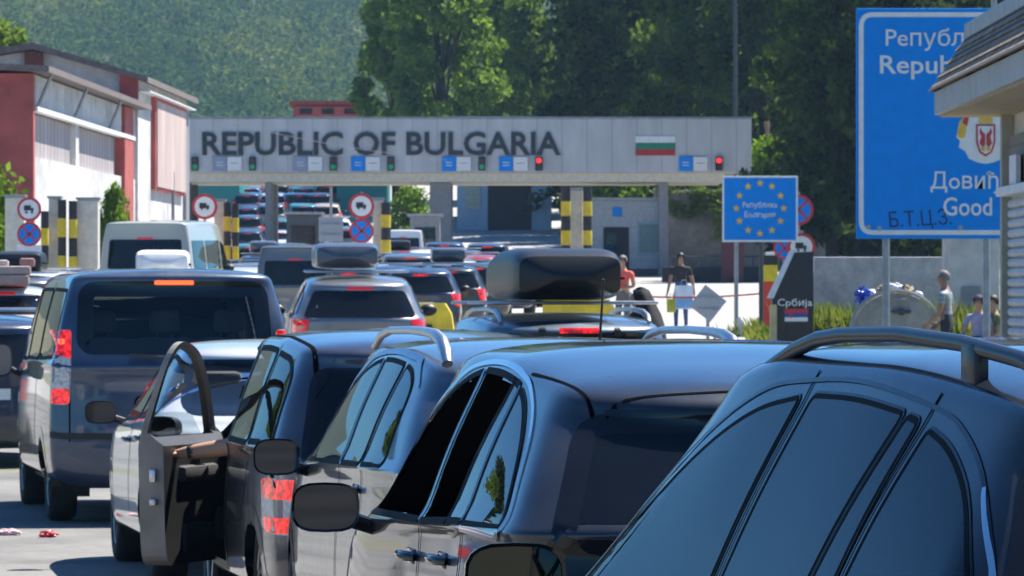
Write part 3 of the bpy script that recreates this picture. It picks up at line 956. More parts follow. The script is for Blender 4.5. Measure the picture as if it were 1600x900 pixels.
# ---- F: blue van
F = dict(name='passenger_van', at=(-2.95, 41.4), yaw=9.2, paint='blue', W=.97, yr=-2.4, yf=2.4, wr=.33, wheels=(-1.5, 1.55), cat='van',
  label='dusty blue passenger van with lit brake lamps and big rear window', group='cars queueing in the nearest lane',
  belt=[(-2.5, 1.22), (-1.9, 1.22), (-.5, 1.22), (.8, 1.20), (1.3, 1.16), (1.8, 1.05), (2.4, .78)],
  roof=[(-2.5, 1.86), (-2.3, 1.93), (-1.6, 1.955), (-.4, 1.955), (.5, 1.93), (1.0, 1.85), (1.5, 1.7)],
  Wg=.93, Wr=.80, ygr=-2.38, ytr=-2.28, yc=1.9, ytf=1.0, Rr=.17, Rrt=.2, ground_clear=.28, zmid=.75, tap_r=.03, drop=.12, ybr=-2.4, spoil=.02,
  windows=[
   dict(p=[(1.25, 1.25, .04), (.95, 1.55, .1), (.75, 1.76, .06), (.35, 1.80, .04), (.35, 1.24, .04)], ring=.03, hole=True, mat='glass_clear'),
   dict(p=[(.25, 1.80, .06), (-.85, 1.80, .06), (-.85, 1.26, .06), (.25, 1.25, .06)], ring=.03, hole=True, mat='glass_dark'),
   dict(p=[(-.98, 1.80, .06), (-2.1, 1.79, .08), (-2.14, 1.28, .08), (-.98, 1.26, .06)], ring=.03, hole=True, mat='glass_dark'),
  ],
  ribbons=[dict(name='door_gap', p=[(-.9, 1.85), (-.9, .5)], axis='side', w=.012, mat='gap', smooth=False),
           dict(name='tailgate_gap', p=[(-.80, 1.20), (-.80, .62), (-.70, .52), (.70, .52), (.80, .62), (.80, 1.20)], axis='rear', w=.012, mat='gap', both=False, smooth=False),
           dict(name='plate_recess', p=[(-.30, .98), (.32, .98), (.34, .80), (-.32, .80)], axis='rear', w=.014, mat='gap', closed=True, r=.04, both=False),
           dict(name='bumper_strip', p=[(-.92, .70), (-.75, .68), (.75, .68), (.92, .70)], axis='rear', w=.05, mat='black', both=False, off=.01)],
  rear=[(.665, 1.80), (.69, 1.36)], rear_ring=.12, rear_hole=True, rear_mat='glass_clear', front=[(.70, 1.75), (.80, 1.28)], front_hole=True, mirrors=[(1.12, 1.2, 1.22, 'black', .22, .28)], handles=[],
  panels=[dict(name='tail_light', p=[(.78, 1.49, .03), (.93, 1.49, .03), (.93, .92, .04), (.80, .92, .04)], axis='rear', mat='white_lens',
               subs=[dict(name='brake_lens', p=[(.785, 1.485), (.93, 1.485), (.93, 1.31), (.785, 1.27)], mat='lit'),
                     dict(name='bulb', p=[(.83, 1.42), (.875, 1.42), (.875, 1.38), (.83, 1.38)], mat='lit_hot'),
                     dict(name='reflector', p=[(.80, 1.04), (.93, 1.04), (.93, .925), (.805, .925)], mat='lit')]),
          dict(name='third_brake_light', p=[(-.15, 1.865), (.15, 1.865), (.15, 1.835), (-.15, 1.835)], axis='rear', mat='lit_hot', both=False, off=.012, r=.012),
          dict(name='fog_reflector', p=[(.60, .37), (.74, .37), (.74, .32), (.60, .32)], axis='rear', mat='red_lens', off=.008),
          dict(name='number_plate', p=[(-.26, .94), (.26, .94), (.26, .83), (-.26, .83)], axis='rear', mat='plate', both=False, off=.008),
          dict(name='rear_bumper', p=[(-.88, .64, .03), (.88, .64, .03), (.88, .30, .05), (-.88, .30, .05)], axis='rear', mat='paint', off=.02, both=False)],
  seat_y=.55, interior=True)
near_car(F)
for yy in (-1.35,):
    for sx in (-.5, 0, .5): seat_part(F['root'], sx, yy, .75, M['seat_grey'], .46, .66)
mb = MB(); mb.tube([(.25, -2.47, 1.29), (.05, -2.48, 1.27), (-.35, -2.47, 1.30)], .014, 6); mb.sph((.25, -2.46, 1.28), .05, .04, .035)
mb.build('rear_wiper', M['black'], F['root'], True)

# ------------------------------------------------------------------ ground
_G = pchip([(-60, 0), (38, 0), (52, .05), (60, .2), (105, .80), (121, .98), (160, 1.6), (205, 2.28), (238, 2.75), (252, 3.4), (300, 6.4), (350, 9.2), (430, 12), (700, 18), (1100, 22)])
def G(y): return float(_G(y))
def edge_x(y):   # right edge of the carriageway
    return float(pchip([(-60, 3.2), (45, 3.2), (70, 3.3), (85, 3.9), (100, 4.4), (121, 5.6), (160, 8.5), (205, 12.0), (240, 13.5), (300, 14), (420, 16)])(y))

def noisy_mat(name, c1, c2, c3, s1=.35, s2=9.0, rough=.9, bump=.25):
    m, nt, b = nodes_of(name)
    n1 = noise_node(nt, s1, 6, rough=.65); n2 = noise_node(nt, s2, 5, rough=.7)
    r1 = ramp(nt, n1.outputs[0], [(.32, c1), (.52, c2), (.70, c3)])
    mx = nt.nodes.new('ShaderNodeMix'); mx.data_type = 'RGBA'; mx.blend_type = 'MULTIPLY'
    r2 = ramp(nt, n2.outputs[0], [(.3, (.72,) * 3), (.7, (1.1,) * 3)])
    mx.inputs[0].default_value = 1
    nt.links.new(r1.outputs[0], mx.inputs[6]); nt.links.new(r2.outputs[0], mx.inputs[7])
    nt.links.new(mx.outputs[2], b.inputs['Base Color'])
    b.inputs['Roughness'].default_value = rough
    bp = nt.nodes.new('ShaderNodeBump'); bp.inputs['Strength'].default_value = bump; bp.inputs['Distance'].default_value = .03
    nt.links.new(n2.outputs[0], bp.inputs['Height']); nt.links.new(bp.outputs[0], b.inputs['Normal'])
    return m
M['asphalt'] = noisy_mat('worn pale asphalt', (.095, .09, .085), (.175, .17, .158), (.22, .21, .195), .42, 9)
M['dirt'] = noisy_mat('dry verge soil', (.20, .165, .12), (.14, .15, .075), (.27, .235, .18), .5, 6)
M['concrete'] = noisy_mat('pale concrete', (.29, .28, .26), (.35, .34, .32), (.40, .39, .37), .8, 10)
M['stone'] = noisy_mat('stained stone wall', (.085, .085, .095), (.16, .16, .17), (.26, .255, .25), .55, 3.0, bump=.6)
M['wallgrey'] = noisy_mat('flaking grey render', (.26, .27, .29), (.42, .43, .45), (.50, .50, .50), .45, 4)

def strip(name, ys, xl, xr, off, m, kind='structure', nx=6):
    V, F = [], []
    for y in ys:
        a, b = xl(y), xr(y)
        for i in range(nx + 1):
            V.append((a + (b - a) * i / nx, y, G(y) + off))
    k = nx + 1
    for j in range(len(ys) - 1):
        for i in range(nx): F.append((j * k + i, j * k + i + 1, (j + 1) * k + i + 1, (j + 1) * k + i))
    o = mesh_obj(name, V, F, m, None, True)
    tag(o, kind=kind); return o
YS = list(np.arange(-60, 700, 6.0)) + list(np.arange(700, 1101, 50))
strip('ground', YS, lambda y: -260, lambda y: 260, 0, M['dirt'], nx=16)
YR = list(np.arange(-60, 430, 4.0))
strip('road', [y for y in YR if y <= 80], lambda y: -24, edge_x, .004, M['asphalt'], nx=12)
strip('forecourt', [y for y in YR if y >= 80], lambda y: -24, edge_x, .004, M['concrete'], nx=12)
# kerb along the right edge
kb = MB()
ysk = np.arange(-20, 236, 2.0)
for a, b in zip(ysk[:-1], ysk[1:]):
    xa, xb = edge_x(a), edge_x(b); za, zb = G(a), G(b)
    kb.poly([(xa, a, za), (xa, a, za + .13), (xb, b, zb + .13), (xb, b, zb)])
    kb.poly([(xa, a, za + .13), (xa + .16, a, za + .13), (xb + .16, b, zb + .13), (xb, b, zb + .13)])
    kb.poly([(xa + .16, a, za + .13), (xa + .16, a, za), (xb + .16, b, zb), (xb + .16, b, zb + .13)])
tag(kb.build('kerb', M['concrete']), kind='structure')

# ------------------------------------------------------------------ foliage
def leaf_mat(name, lo, hi, trans=.35, scale=.6):
    m = bpy.data.materials.new(name); m.use_nodes = True
    nt = m.node_tree; nt.nodes.clear()
    out = nt.nodes.new('ShaderNodeOutputMaterial')
    n = noise_node(nt, scale, 3)
    r = ramp(nt, n.outputs[0], [(.35, lo), (.65, hi)])
    d = nt.nodes.new('ShaderNodeBsdfDiffuse'); t = nt.nodes.new('ShaderNodeBsdfTranslucent')
    nt.links.new(r.outputs[0], d.inputs[0])
    g = nt.nodes.new('ShaderNodeMix'); g.data_type = 'RGBA'; g.blend_type = 'MULTIPLY'; g.inputs[0].default_value = 1
    nt.links.new(r.outputs[0], g.inputs[6]); g.inputs[7].default_value = (1.2, 1.25, .55, 1)
    nt.links.new(g.outputs[2], t.inputs[0])
    mx = nt.nodes.new('ShaderNodeMixShader'); mx.inputs[0].default_value = trans
    nt.links.new(d.outputs[0], mx.inputs[1]); nt.links.new(t.outputs[0], mx.inputs[2])
    nt.links.new(mx.outputs[0], out.inputs[0])
    return m
LEAF = {
 'light': leaf_mat('light poplar leaves', (.085, .145, .036), (.20, .285, .07), .5),
 'mid': leaf_mat('green leaves', (.07, .12, .026), (.18, .25, .055), .45),
 'dark': leaf_mat('dark needles', (.012, .026, .012), (.085, .125, .035), .3),  # pale end of the ramp puts sunlit patches into the needle colour
 'bright': leaf_mat('fresh bright leaves', (.09, .16, .02), (.17, .26, .045), .5),
 'grass': leaf_mat('verge grass', (.08, .12, .025), (.20, .21, .07), .4, 3),
}
M['bark'] = mat('bark', (.055, .045, .035), .95, bump=.6, scale=3)

def cards(rng, centers, radii, n_per, size, flat=.0, droop=0.0):
    """leaf sized quads scattered through clumps: returns verts, faces"""
    C = np.repeat(np.array(centers), n_per, axis=0); Rr = np.repeat(np.array(radii), n_per, axis=0)
    n = len(C)
    d = rng.normal(size=(n, 3)); d /= np.linalg.norm(d, axis=1)[:, None]
    rad = rng.random(n) ** .45
    P = C + d * rad[:, None] * Rr
    nrm = d * .6 + rng.normal(size=(n, 3)) * .7; nrm[:, 2] += flat
    nrm /= np.linalg.norm(nrm, axis=1)[:, None]
    a = np.cross(nrm, rng.normal(size=(n, 3))); a /= np.linalg.norm(a, axis=1)[:, None] + 1e-9
    b = np.cross(nrm, a)
    if droop: a[:, 2] -= droop; 
    s = size * (.5 + rng.random(n))[:, None]
    asp = .55
    V = np.stack([P - a * s * .5, P + b * s * asp * .5, P + a * s * .5, P - b * s * asp * .5], 1).reshape(-1, 3)
    F = np.arange(n * 4).reshape(-1, 4)
    return V, F

def fast_mesh(name, V, F, m, parent=None, smooth=False):
    me = bpy.data.meshes.new(name)
    n, k = len(F), F.shape[1]
    me.vertices.add(len(V)); me.vertices.foreach_set('co', np.asarray(V, np.float32).ravel())
    me.loops.add(n * k); me.loops.foreach_set('vertex_index', np.asarray(F, np.int32).ravel())
    me.polygons.add(n); me.polygons.foreach_set('loop_start', np.arange(0, n * k, k, dtype=np.int32))
    me.polygons.foreach_set('loop_total', np.full(n, k, np.int32))
    me.materials.append(m)
    me.update(calc_edges=True)
    if smooth: me.polygons.foreach_set('use_smooth', [True] * n)
    o = bpy.data.objects.new(name, me); COL.objects.link(o)
    if parent: o.parent = parent
    return o

def leafy(seed, h, w, base, leaf, dens=1.0, size=.36, top=1.0, name='broadleaf_tree', clump=1.0):
    """trunk with limbs, crown of clumps"""
    rng = np.random.default_rng(seed)
    root = empty(name)
    mb = MB()
    tr = [(0, 0, -.5)]
    for k in range(1, 7):
        tr.append((rng.normal() * .12 * k / 3, rng.normal() * .12 * k / 3, h * .85 * k / 6))
    r0 = .02 * h
    mb.tube(tr, [r0 * (1.15 - .95 * k / 6) for k in range(7)], 8)
    cs, rs = [], []
    nb = int(46 * dens * clump)
    for i in range(nb):
        t = (i + .5) / nb
        z = base + (h - base) * (t ** .85)
        u = (z - base) / (h - base)
        prof = (min(1, u / .28) ** .6) * max(.08, (1 - (max(0, u - .28) / .72) ** (1.6 * top))) ** .75
        a = i * 2.399 + rng.normal() * .4
        q = w / 2 * prof * (.35 + .65 * rng.random() ** .5)
        c = (math.cos(a) * q, math.sin(a) * q, z)
        cs.append(c); s = (.085 * w + .35) * (.7 + .7 * rng.random())
        rs.append((s * 1.15, s * 1.15, s * .85))
        if i % 3 == 0:
            k = min(5, max(1, int(u * 5)))
            b0 = Vector(tr[k]); e = Vector(c)
            mid = b0.lerp(e, .55) + Vector((0, 0, -.03 * w))
            mb.tube([b0, mid, e], [r0 * .32, r0 * .2, .02], 5)
    V, F = cards(rng, cs, rs, int(170 * dens), size)
    fast_mesh('crown', V, F, leaf, root)
    mb.build('trunk', M['bark'], root, True)
    return root

def conifer(seed, h, w, leaf, size=.42, name='spruce_tree', base=1.2):
    rng = np.random.default_rng(seed)
    root = empty(name)
    mb = MB()
    mb.tube([(0, 0, -.6), (0, 0, h * .5), (rng.normal() * .15, 0, h)], [.017 * h, .010 * h, .02], 8)
    cs, rs = [], []
    z = base
    while z < h - .3:
        u = (z - base) / (h - base)
        L = w / 2 * (1 - u) ** .8 * (.8 + .4 * rng.random()) + .25
        nb = 7 if u < .7 else 5
        for k in range(nb):
            a = 2 * math.pi * k / nb + rng.random() * .9
            l = L * (.65 + .5 * rng.random())
            pts = []
            for q in np.linspace(.12, 1, max(3, int(l / .42))):
                dz = -.38 * l * q ** 1.4 + .12 * l * q ** 4
                p = (math.cos(a) * l * q, math.sin(a) * l * q, z + dz)
                pts.append(p); cs.append(p)
                rs.append((.30 + .12 * l * (1 - abs(q - .5)), .30 + .12 * l * (1 - abs(q - .5)), .26))
            if k % 2 == 0: mb.tube([(0, 0, z)] + pts, [.045] + [.03] * len(pts), 4)
        z += .55 + .25 * rng.random()
    V, F = cards(rng, cs, rs, 11, size, droop=.5)
    fast_mesh('crown', V, F, leaf, root)
    mb.build('trunk', M['bark'], root, True)
    return root

def put(o, x, y, z, s=1.0, rz=0.0, label=None, cat='tree', group=None):
    o.location = (x, y, z); o.scale = (s, s, s); o.rotation_euler = (0, 0, rz)
    return tag(o, label, cat, group)

pop = leafy(3, 19, 6.6, 2.5, LEAF['light'], 1.5, .40, 1.2)
put(pop, px(690, 300), 300, 6.4, 1.0, 0, 'tall loose pale green tree rising above the middle of the gate lettering', group='trees behind the border gate')
t = leafy(8, 18, 5.6, 2.5, LEAF['light'], 1.3, .40, 1.2)
put(t, px(622, 306), 306, 6.6, .97, 0, 'pale green tree at the left end of the tree row, over the gate', group='trees behind the border gate')
t = leafy(11, 15, 6.2, 2.0, LEAF['mid'], 1.3, .38, .9)
put(t, px(822, 318), 318, 7.2, .86, 0, 'rounded mid green tree between the pale poplar and dark spruces', group='trees behind the border gate')
t_left = t
t = leafy(21, 15, 5.2, 2.0, LEAF['mid'], 1.3, .38, 1.0)
put(t, px(760, 322), 322, 7.4, 1.02, 1.0, 'dim green tree standing close behind the tall pale one', group='trees behind the border gate')
sp1 = conifer(4, 20, 6.4, LEAF['dark']); sp2 = conifer(5, 18, 7.0, LEAF['dark']); dk = leafy(14, 17, 7.5, 1.0, LEAF['dark'], 1.5, .40, .8)
dk2 = leafy(15, 15, 7.0, .6, leaf_mat('deep green leaves', (.030, .058, .016), (.15, .21, .05), .42), 1.5, .38, .9)  # brighter leaf ramp puts sunlit foliage into the colour
specs = [ # proto, px, D, z, scale, label
 (sp1, 905, 285, 6.2, 1.0, 'dark spruce leftmost of the dark row, above the gate'),
 (dk, 965, 280, 6.2, 1.0, 'dark round crowned tree above the small flag on the gate'),
 (sp2, 1028, 276, 6.2, 1.05, 'broad dark spruce just left of the thin lamp pole'),
 (dk2, 1085, 270, 6.0, 1.05, 'deep green tree with sunlit tips right beside the lamp pole'),
 (sp1, 1140, 290, 6.2, 1.02, 'dark spruce directly behind the lamp pole'),
 (dk, 1196, 262, 5.6, 1.05, 'dark tree over the right end of the gate roof'),
 (sp2, 1300, 208, 3.6, .92, 'near drooping spruce above the small blue sign with stars'),
 (dk2, 1330, 215, 3.8, 1.05, 'deep green tree at the left edge of the big blue sign'),
 (sp1, 1400, 210, 3.8, 1.0, 'dark spruce behind the top of the big blue sign'),
 (dk, 1480, 216, 3.8, 1.0, 'dark tree behind the middle of the big blue sign'),
 (sp2, 1570, 205, 3.6, 1.0, 'dark spruce behind the shingled kiosk roof'),
 (sp1, 1660, 220, 3.8, 1.0, 'dark spruce outside the right edge, behind the kiosk'),
 (dk2, 935, 300, 6.2, .98, 'deep green tree between two spruces over the gate'),
 (dk, 1005, 305, 6.4, 1.1, 'dark tree at the back of the row left of the lamp pole'),
 (dk2, 1235, 275, 5.8, 1.15, 'deep green tall tree at the back between gate end and blue sign'),
]
seen = set()
for i, (pr, x, d, z, s, lb) in enumerate(specs):
    o = pr if pr.name not in seen else copy_tree(pr)
    seen.add(pr.name)
    put(o, px(x, d), d, z, s, i * 1.3, lb, group='dark trees on the right bank')
sh = leafy(31, 5.2, 4.4, .3, LEAF['bright'], 1.1, .30, .8, name='shrub', clump=.6)
put(sh, px(948, 262), 262, 5.4, .95, 0, 'bright green bush top poking over the gate roof', 'bush', 'bright bushes')
specs = [
 (1212, 235, 4.6, .82, 'bright green bush beside the right end of the gate'),
 (-45, 124, 1.0, .74, 'bright green bush in front of the red wall, left edge'),
 (178, 127, 1.1, .60, 'green bush growing against the white wall by the booths'),
 (1200, 245, 3.6, .7, 'green bush hanging over the stone wall beside the starry sign'),
 (640, 258, 4.0, .6, 'green bush glimpsed under the gate right of the teal shed'),
]
for i, (x, d, z, s, lb) in enumerate(specs):
    o = put(copy_tree(sh), px(x, d), d, z, s, i * 2.1 + 1, lb, 'bush', 'bright bushes')
    if x == 178: o.scale = (.24, .24, .62)
t = leafy(33, 8, 4.0, 1.0, LEAF['mid'], .9, .34, .8)
put(t, px(4, 200), 200, 4.6, .93, 0, 'small green tree peeking over the white gabled roof, left edge', 'tree')

# hill with its far wood
rngH = np.random.default_rng(5)
def hill_z(x, y):
    u = np.clip((y - 900) / 900, 0, 1)
    return 20 + 175 * u ** 1.15 + 7 * np.sin(x * .012 + 1) * u + 4 * np.sin(x * .031 + y * .01)
xs = np.linspace(-330, 330, 61); ys = np.linspace(880, 1900, 80)
XX, YY = np.meshgrid(xs, ys)
V = np.stack([XX, YY, hill_z(XX, YY)], -1).reshape(-1, 3)
F = np.array([(j * 61 + i, j * 61 + i + 1, (j + 1) * 61 + i + 1, (j + 1) * 61 + i) for j in range(79) for i in range(60)])
tag(fast_mesh('hill', V, F, mat('wooded hill floor', (.03, .045, .018), .95), None, True), kind='structure')
n = 4600
y = 900 + 950 * rngH.random(n); x = (rngH.random(n) - .5) * .27 * y
keep = np.ones(n, bool)
x, y = x[keep], y[keep]
z = hill_z(x, y)
s = 3.6 + 5.0 * rngH.random(n) ** 1.5
kindr = rngH.random(n)
patch = np.sin(x * .05 + 2) + np.sin(y * .02 + x * .02)
lightm = (kindr + .22 * patch) > .66
for nm, sel, lf in (('forest', ~lightm, leaf_mat('far forest leaves', (.016, .050, .022), (.085, .15, .045), .25, .055)), ('forest', lightm, leaf_mat('far pale forest leaves', (.065, .105, .028), (.16, .19, .055), .3, .055))):
    cs = np.stack([x[sel], y[sel], z[sel] + s[sel] * .5], 1); rs = np.stack([s[sel], s[sel], s[sel] * 1.15], 1)
    V, F = cards(rngH, cs, rs, 220, 1.05)
    o = fast_mesh(nm, V, F, lf); tag(o, kind='stuff')

# ------------------------------------------------------------------ text helper
def text_mesh(name, body, m, parent, cx, cz, y, w=None, h=None, bold=0.0, depth=.01, shear=0.0, rotz=0.0):
    c = bpy.data.curves.new(name, 'FONT'); c.resolution_u = 3
    c.body = body.translate(str.maketrans('РеаоСсрј', 'PeaoCcpj')); c.size = 1; c.offset = bold; c.extrude = .005; c.shear = shear
    c.align_x = 'CENTER'
    o = bpy.data.objects.new(name, c); COL.objects.link(o)
    dg = bpy.context.evaluated_depsgraph_get()
    me = bpy.data.meshes.new_from_object(o.evaluated_get(dg))
    bpy.data.objects.remove(o, do_unlink=True)
    co = np.array([v.co[:] for v in me.vertices])
    mn, mxx = co.min(0), co.max(0)
    sx = w / (mxx[0] - mn[0]) if w else None
    sy = h / (mxx[1] - mn[1]) if h else sx
    if sx is None: sx = sy
    co2 = np.empty_like(co)
    X = (co[:, 0] - (mn[0] + mxx[0]) / 2) * sx; Z = (co[:, 1] - (mn[1] + mxx[1]) / 2) * sy
    ca, sa = math.cos(rotz), math.sin(rotz)
    co2[:, 0] = cx + X * ca - Z * sa; co2[:, 2] = cz + X * sa + Z * ca
    co2[:, 1] = y - (co[:, 2] + .005) * depth * 100
    me.vertices.foreach_set('co', co2.astype(np.float32).ravel()); me.update()
    me.materials.clear(); me.materials.append(m)
    ob = bpy.data.objects.new(name, me); COL.objects.link(ob)
    if parent: ob.parent = parent
    return ob

M['white'] = mat('white paint', (.72, .73, .74), .45, var=.08)
M['cream'] = mat('cream paint', (.62, .58, .49), .6, var=.12)
M['sign_blue'] = mat('sign blue', (.0, .235, .76), .55, var=.06, spec=.2)
M['sign_red'] = mat('sign red', (.50, .03, .035), .35)
M['sign_yellow'] = mat('star yellow', (.80, .48, .03), .4)
M['yellow'] = mat('weathered yellow paint', (.62, .47, .02), .6, var=.25, scale=4)
M['blackpaint'] = mat('black paint', (.015, .015, .016), .5)
M['steel'] = mat('galvanised steel', (.30, .31, .33), .45, .6, var=.2)
M['grey'] = mat('grey paint', (.22, .23, .25), .6, var=.12)
M['darkgrey'] = mat('dark grey paint', (.06, .063, .07), .6)
M['red'] = mat('faded red paint', (.40, .085, .075), .75, var=.3, scale=1.2)
M['teal'] = mat('teal sheet cladding', (.01, .22, .20), .5, var=.15, stretch=(3, 3, .2))
M['lightblue'] = mat('light blue render', (.30, .42, .50), .8, var=.1)
M['letter'] = mat('dark lettering', (.016, .02, .03), .4)
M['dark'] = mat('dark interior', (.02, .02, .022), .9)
M['green_lamp'] = mat('green lamp', (.0, .15, .06), .2, emit=(.02, .7, .3), es=.06)
M['red_lamp'] = mat('red lamp', (.6, .01, .01), .2, emit=(1, .02, .02), es=.9)
M['off_lamp'] = mat('unlit lamp', (.05, .02, .02), .3)

# ------------------------------------------------------------------ border gate
GD = 230.0; K = GD / F_PX
def gx(x): return (x - 800) * K
def gz(y): return CAM_Z + (HORIZON - y) * K
gate = empty('border_gate', (0, GD, G(GD)), 0, 'long grey border gate roof spanning the lanes with large dark lettering', 'gate')
gb = G(GD)
def clad_mat():
    m, nt, b = nodes_of('grey sheet cladding')
    tc = nt.nodes.new('ShaderNodeTexCoord'); sp = nt.nodes.new('ShaderNodeSeparateXYZ')
    nt.links.new(tc.outputs['Object'], sp.inputs[0])
    mu = nt.nodes.new('ShaderNodeMath'); mu.operation = 'MULTIPLY'; mu.inputs[1].default_value = 1 / 1.12
    fr = nt.nodes.new('ShaderNodeMath'); fr.operation = 'FRACT'
    nt.links.new(sp.outputs[0], mu.inputs[0]); nt.links.new(mu.outputs[0], fr.inputs[0])
    r = ramp(nt, fr.outputs[0], [(0, (.30, .31, .33)), (.035, (.50, .51, .53)), (.97, (.52, .53, .55)), (1.0, (.34, .35, .37))])
    n = noise_node(nt, 1.2, 5, stretch=(1, 1, .25))
    r2 = ramp(nt, n.outputs[0], [(.3, (.76, .76, .77)), (.7, (1.05, 1.05, 1.05))])
    mx = nt.nodes.new('ShaderNodeMix'); mx.data_type = 'RGBA'; mx.blend_type = 'MULTIPLY'; mx.inputs[0].default_value = 1
    nt.links.new(r.outputs[0], mx.inputs[6]); nt.links.new(r2.outputs[0], mx.inputs[7])
    nt.links.new(mx.outputs[2], b.inputs['Base Color']); b.inputs['Roughness'].default_value = .5
    return m
M['clad'] = clad_mat()
xl, xr = gx(268), gx(1174)
MB().box((xl + xr) / 2, 4, (gz(185) + gz(270)) / 2 - gb, xr - xl, 8, gz(185) - gz(270), .02).build('fascia', M['clad'], gate)
MB().box((xl + xr) / 2, 4, gz(183.5) - gb, xr - xl + .1, 8.1, .06).build('roof_edge', M['steel'], gate)
MB().box((xl + gx(1132)) / 2, 4.1, (gz(270.2) + gz(284)) / 2 - gb, gx(1132) - xl, 7.6, gz(270.2) - gz(284)).build('soffit', M['cream'], gate)
for (a, b, m) in ((671, 705, 'grey'), (1030, 1045, 'grey'), (286, 296, 'darkgrey'), (413, 424, 'grey')):
    w_ = (b - a) * K; top = gz(284.5) - gb
    MB().box(gx((a + b) / 2), 1.2, top / 2 - .2, w_, .9, top + .4, .03).build('column', M[m], gate)
    MB().box(gx((a + b) / 2), 6.4, top / 2 - .2, w_, .9, top + .4, .03).build('column', M[m], gate)
text_mesh('lettering', 'REPUBLIC OF BULGARIA', M['letter'], gate, gx(596), gz(224.5) - gb, -.01, 560 * K, 37 * K, bold=.022, depth=.08)
fl = MB(); fl.box(gx(1024), -.03, gz(213 + 5) - gb, 62 * K, .05, 10 * K); f_ = fl.build('flag_panel', M['white'], gate)
MB().box(gx(1024), -.032, gz(228) - gb, 62 * K, .05, 9.8 * K).build('green_stripe', mat('flag green', (.0, .20, .10), .5), f_)
MB().box(gx(1024), -.032, gz(238) - gb, 62 * K, .05, 9.8 * K).build('red_stripe', mat('flag red', (.40, .015, .02), .5), f_)

lights = [(305, 'g', 0), (395, 'g', 0), (521, 'g', 0), (611, 'g', 1), (753, 'g', 1), (842, 'r', 1), (1123, 'r', 1)]
names = {305: 'leftmost, by the white building', 395: 'under the first letters P and U', 521: 'under the letter C of the first word', 611: 'under the letter F', 753: 'under the letters L and G', 842: 'showing red under the last letters', 1123: 'showing red at the right end of the gate'}
for x, c, hasblue in lights:
    tl = empty('traffic_light', (gx(x), GD - .12, gz(256)), 0, 'black lane traffic light on the gate, ' + names[x], 'traffic light', 'lane traffic lights')
    MB().box(0, -.06, 0, .32, .2, .62, .03).build('housing', M['blackpaint'], tl)
    for k, (dz, on) in enumerate(((.14, c == 'r'), (-.14, c == 'g'))):
        mb = MB(); mb.cyl((0, -.16, dz), (0, -.185, dz), .115, n=16)
        mb.build('lens', M['red_lamp'] if (on and c == 'r') else M['green_lamp'] if on else M['off_lamp'], tl)
    ls = empty('lane_sign', (gx(x - 41), GD - .02, gz(256)), 0, 'lane sign board beside the traffic light ' + names[x], 'sign', 'lane sign boards')
    pale = mat('faded blue', (.25, .30, .42), .5) if not hasblue else M['sign_blue']
    MB().box(-.30, -.05, 0, .62, .06, .66, .01).build('blue_panel', pale, ls)
    MB().box(.36, -.05, 0, .64, .06, .62, .01).build('white_panel', M['white'], ls)
    q = MB()
    for k in range(2): q.box(-.30, -.085, .06 - .13 * k, .3, .012, .035)
    q.build('blue_marking', M['white'], ls)
    q = MB()
    q.box(.36, -.085, .03, .4, .012, .03); q.build('grey_marking', M['grey'], ls)

# booth under the gate at the right
bt = empty('control_booth', (gx(983), GD + 1.5, gb), 0, 'grey control booth under the right part of the gate', 'booth')
bw, bh = 112 * K, gz(312) - gb
MB().box(0, 1.5, bh / 2 - .1, bw, 3, bh + .2, .03).build('wall', mat('booth cladding', (.36, .39, .43), .55), bt)
MB().box(0, 1.5, bh + .06, bw + .2, 3.2, .12).build('roof', M['steel'], bt)
d_ = MB().box(-.55, -.02, 1.2, 1.15, .06, 2.1).build('door', M['dark'], bt)
MB().box(-.78, -.06, 1.25, .5, .04, 1.5).build('door_pane', M['glass'], d_)
w_ = MB().box(.98, -.02, 1.75, 1.15, .06, 1.5, .02).build('window', M['lightblue'], bt)
MB().box(.98, -.06, 1.75, 1.0, .04, 1.3).build('pane', mat('pale pane', (.12, .17, .19), .1), w_)
MB().box(.9, -.05, .12, 1.9, .1, .5).build('plinth', M['darkgrey'], bt)
MB().box(-.5, -.04, 2.95, .42, .05, .42, .02).build('emblem', M['sign_blue'], bt)

# islands: striped bollards and white end boards
def striped(x, y, h, n, w=.26, label='', base_col='yellow', round_=True):
    t = empty('striped_bollard', (x, y, G(y)), 0, label, 'bollard', 'black and yellow striped island posts')
    hh = h / n
    for k in range(n):
        m = M['blackpaint'] if (n - 1 - k) % 2 == 0 else M['yellow']
        q = MB(); q.cyl((0, 0, k * hh), (0, 0, (k + 1) * hh), w / 2, n=14)
        q.build('stripe', m, t)
    return t
def end_board(x, y, w, h, label):
    t = empty('island_board', (x, y, G(y)), 0, label, 'board', 'pale island end boards')
    MB().box(0, .3, h / 2, w, .5, h, .03).build('board', M['cream'] if w < .5 else M['white'], t)
    MB().box(0, .3, h + .03, w + .06, .56, .06, .01).build('cap', M['steel'], t)
IY = 155.0
def ix(x): return (x - 800) / F_PX * IY
for (x, tp, n, w, lb) in ((97, 312, 7, .26, 'striped post in the left island, left of its pair'), (114, 314, 7, .26, 'striped post in the left island, right of its pair'),
    (355, 316, 7, .22, 'thin striped post right of the round sign over the cream minibus'), (368, 318, 7, .2, 'thin striped post nearest the teal shed'),
    (603, 316, 8, .30, 'single thick striped post beside the two round signs'),
    (884, 292, 8, .30, 'striped post left of the narrow white board under the gate'), (918, 292, 8, .28, 'striped post right of the narrow white board under the gate'), (70, 330, 7, .24, 'striped post partly behind the round signs at the far left')):
    dd_ = 118.0 if x < 130 else IY
    striped(px(x, dd_), dd_, pz(tp, dd_) - G(dd_), n, w * dd_ / IY, lb)
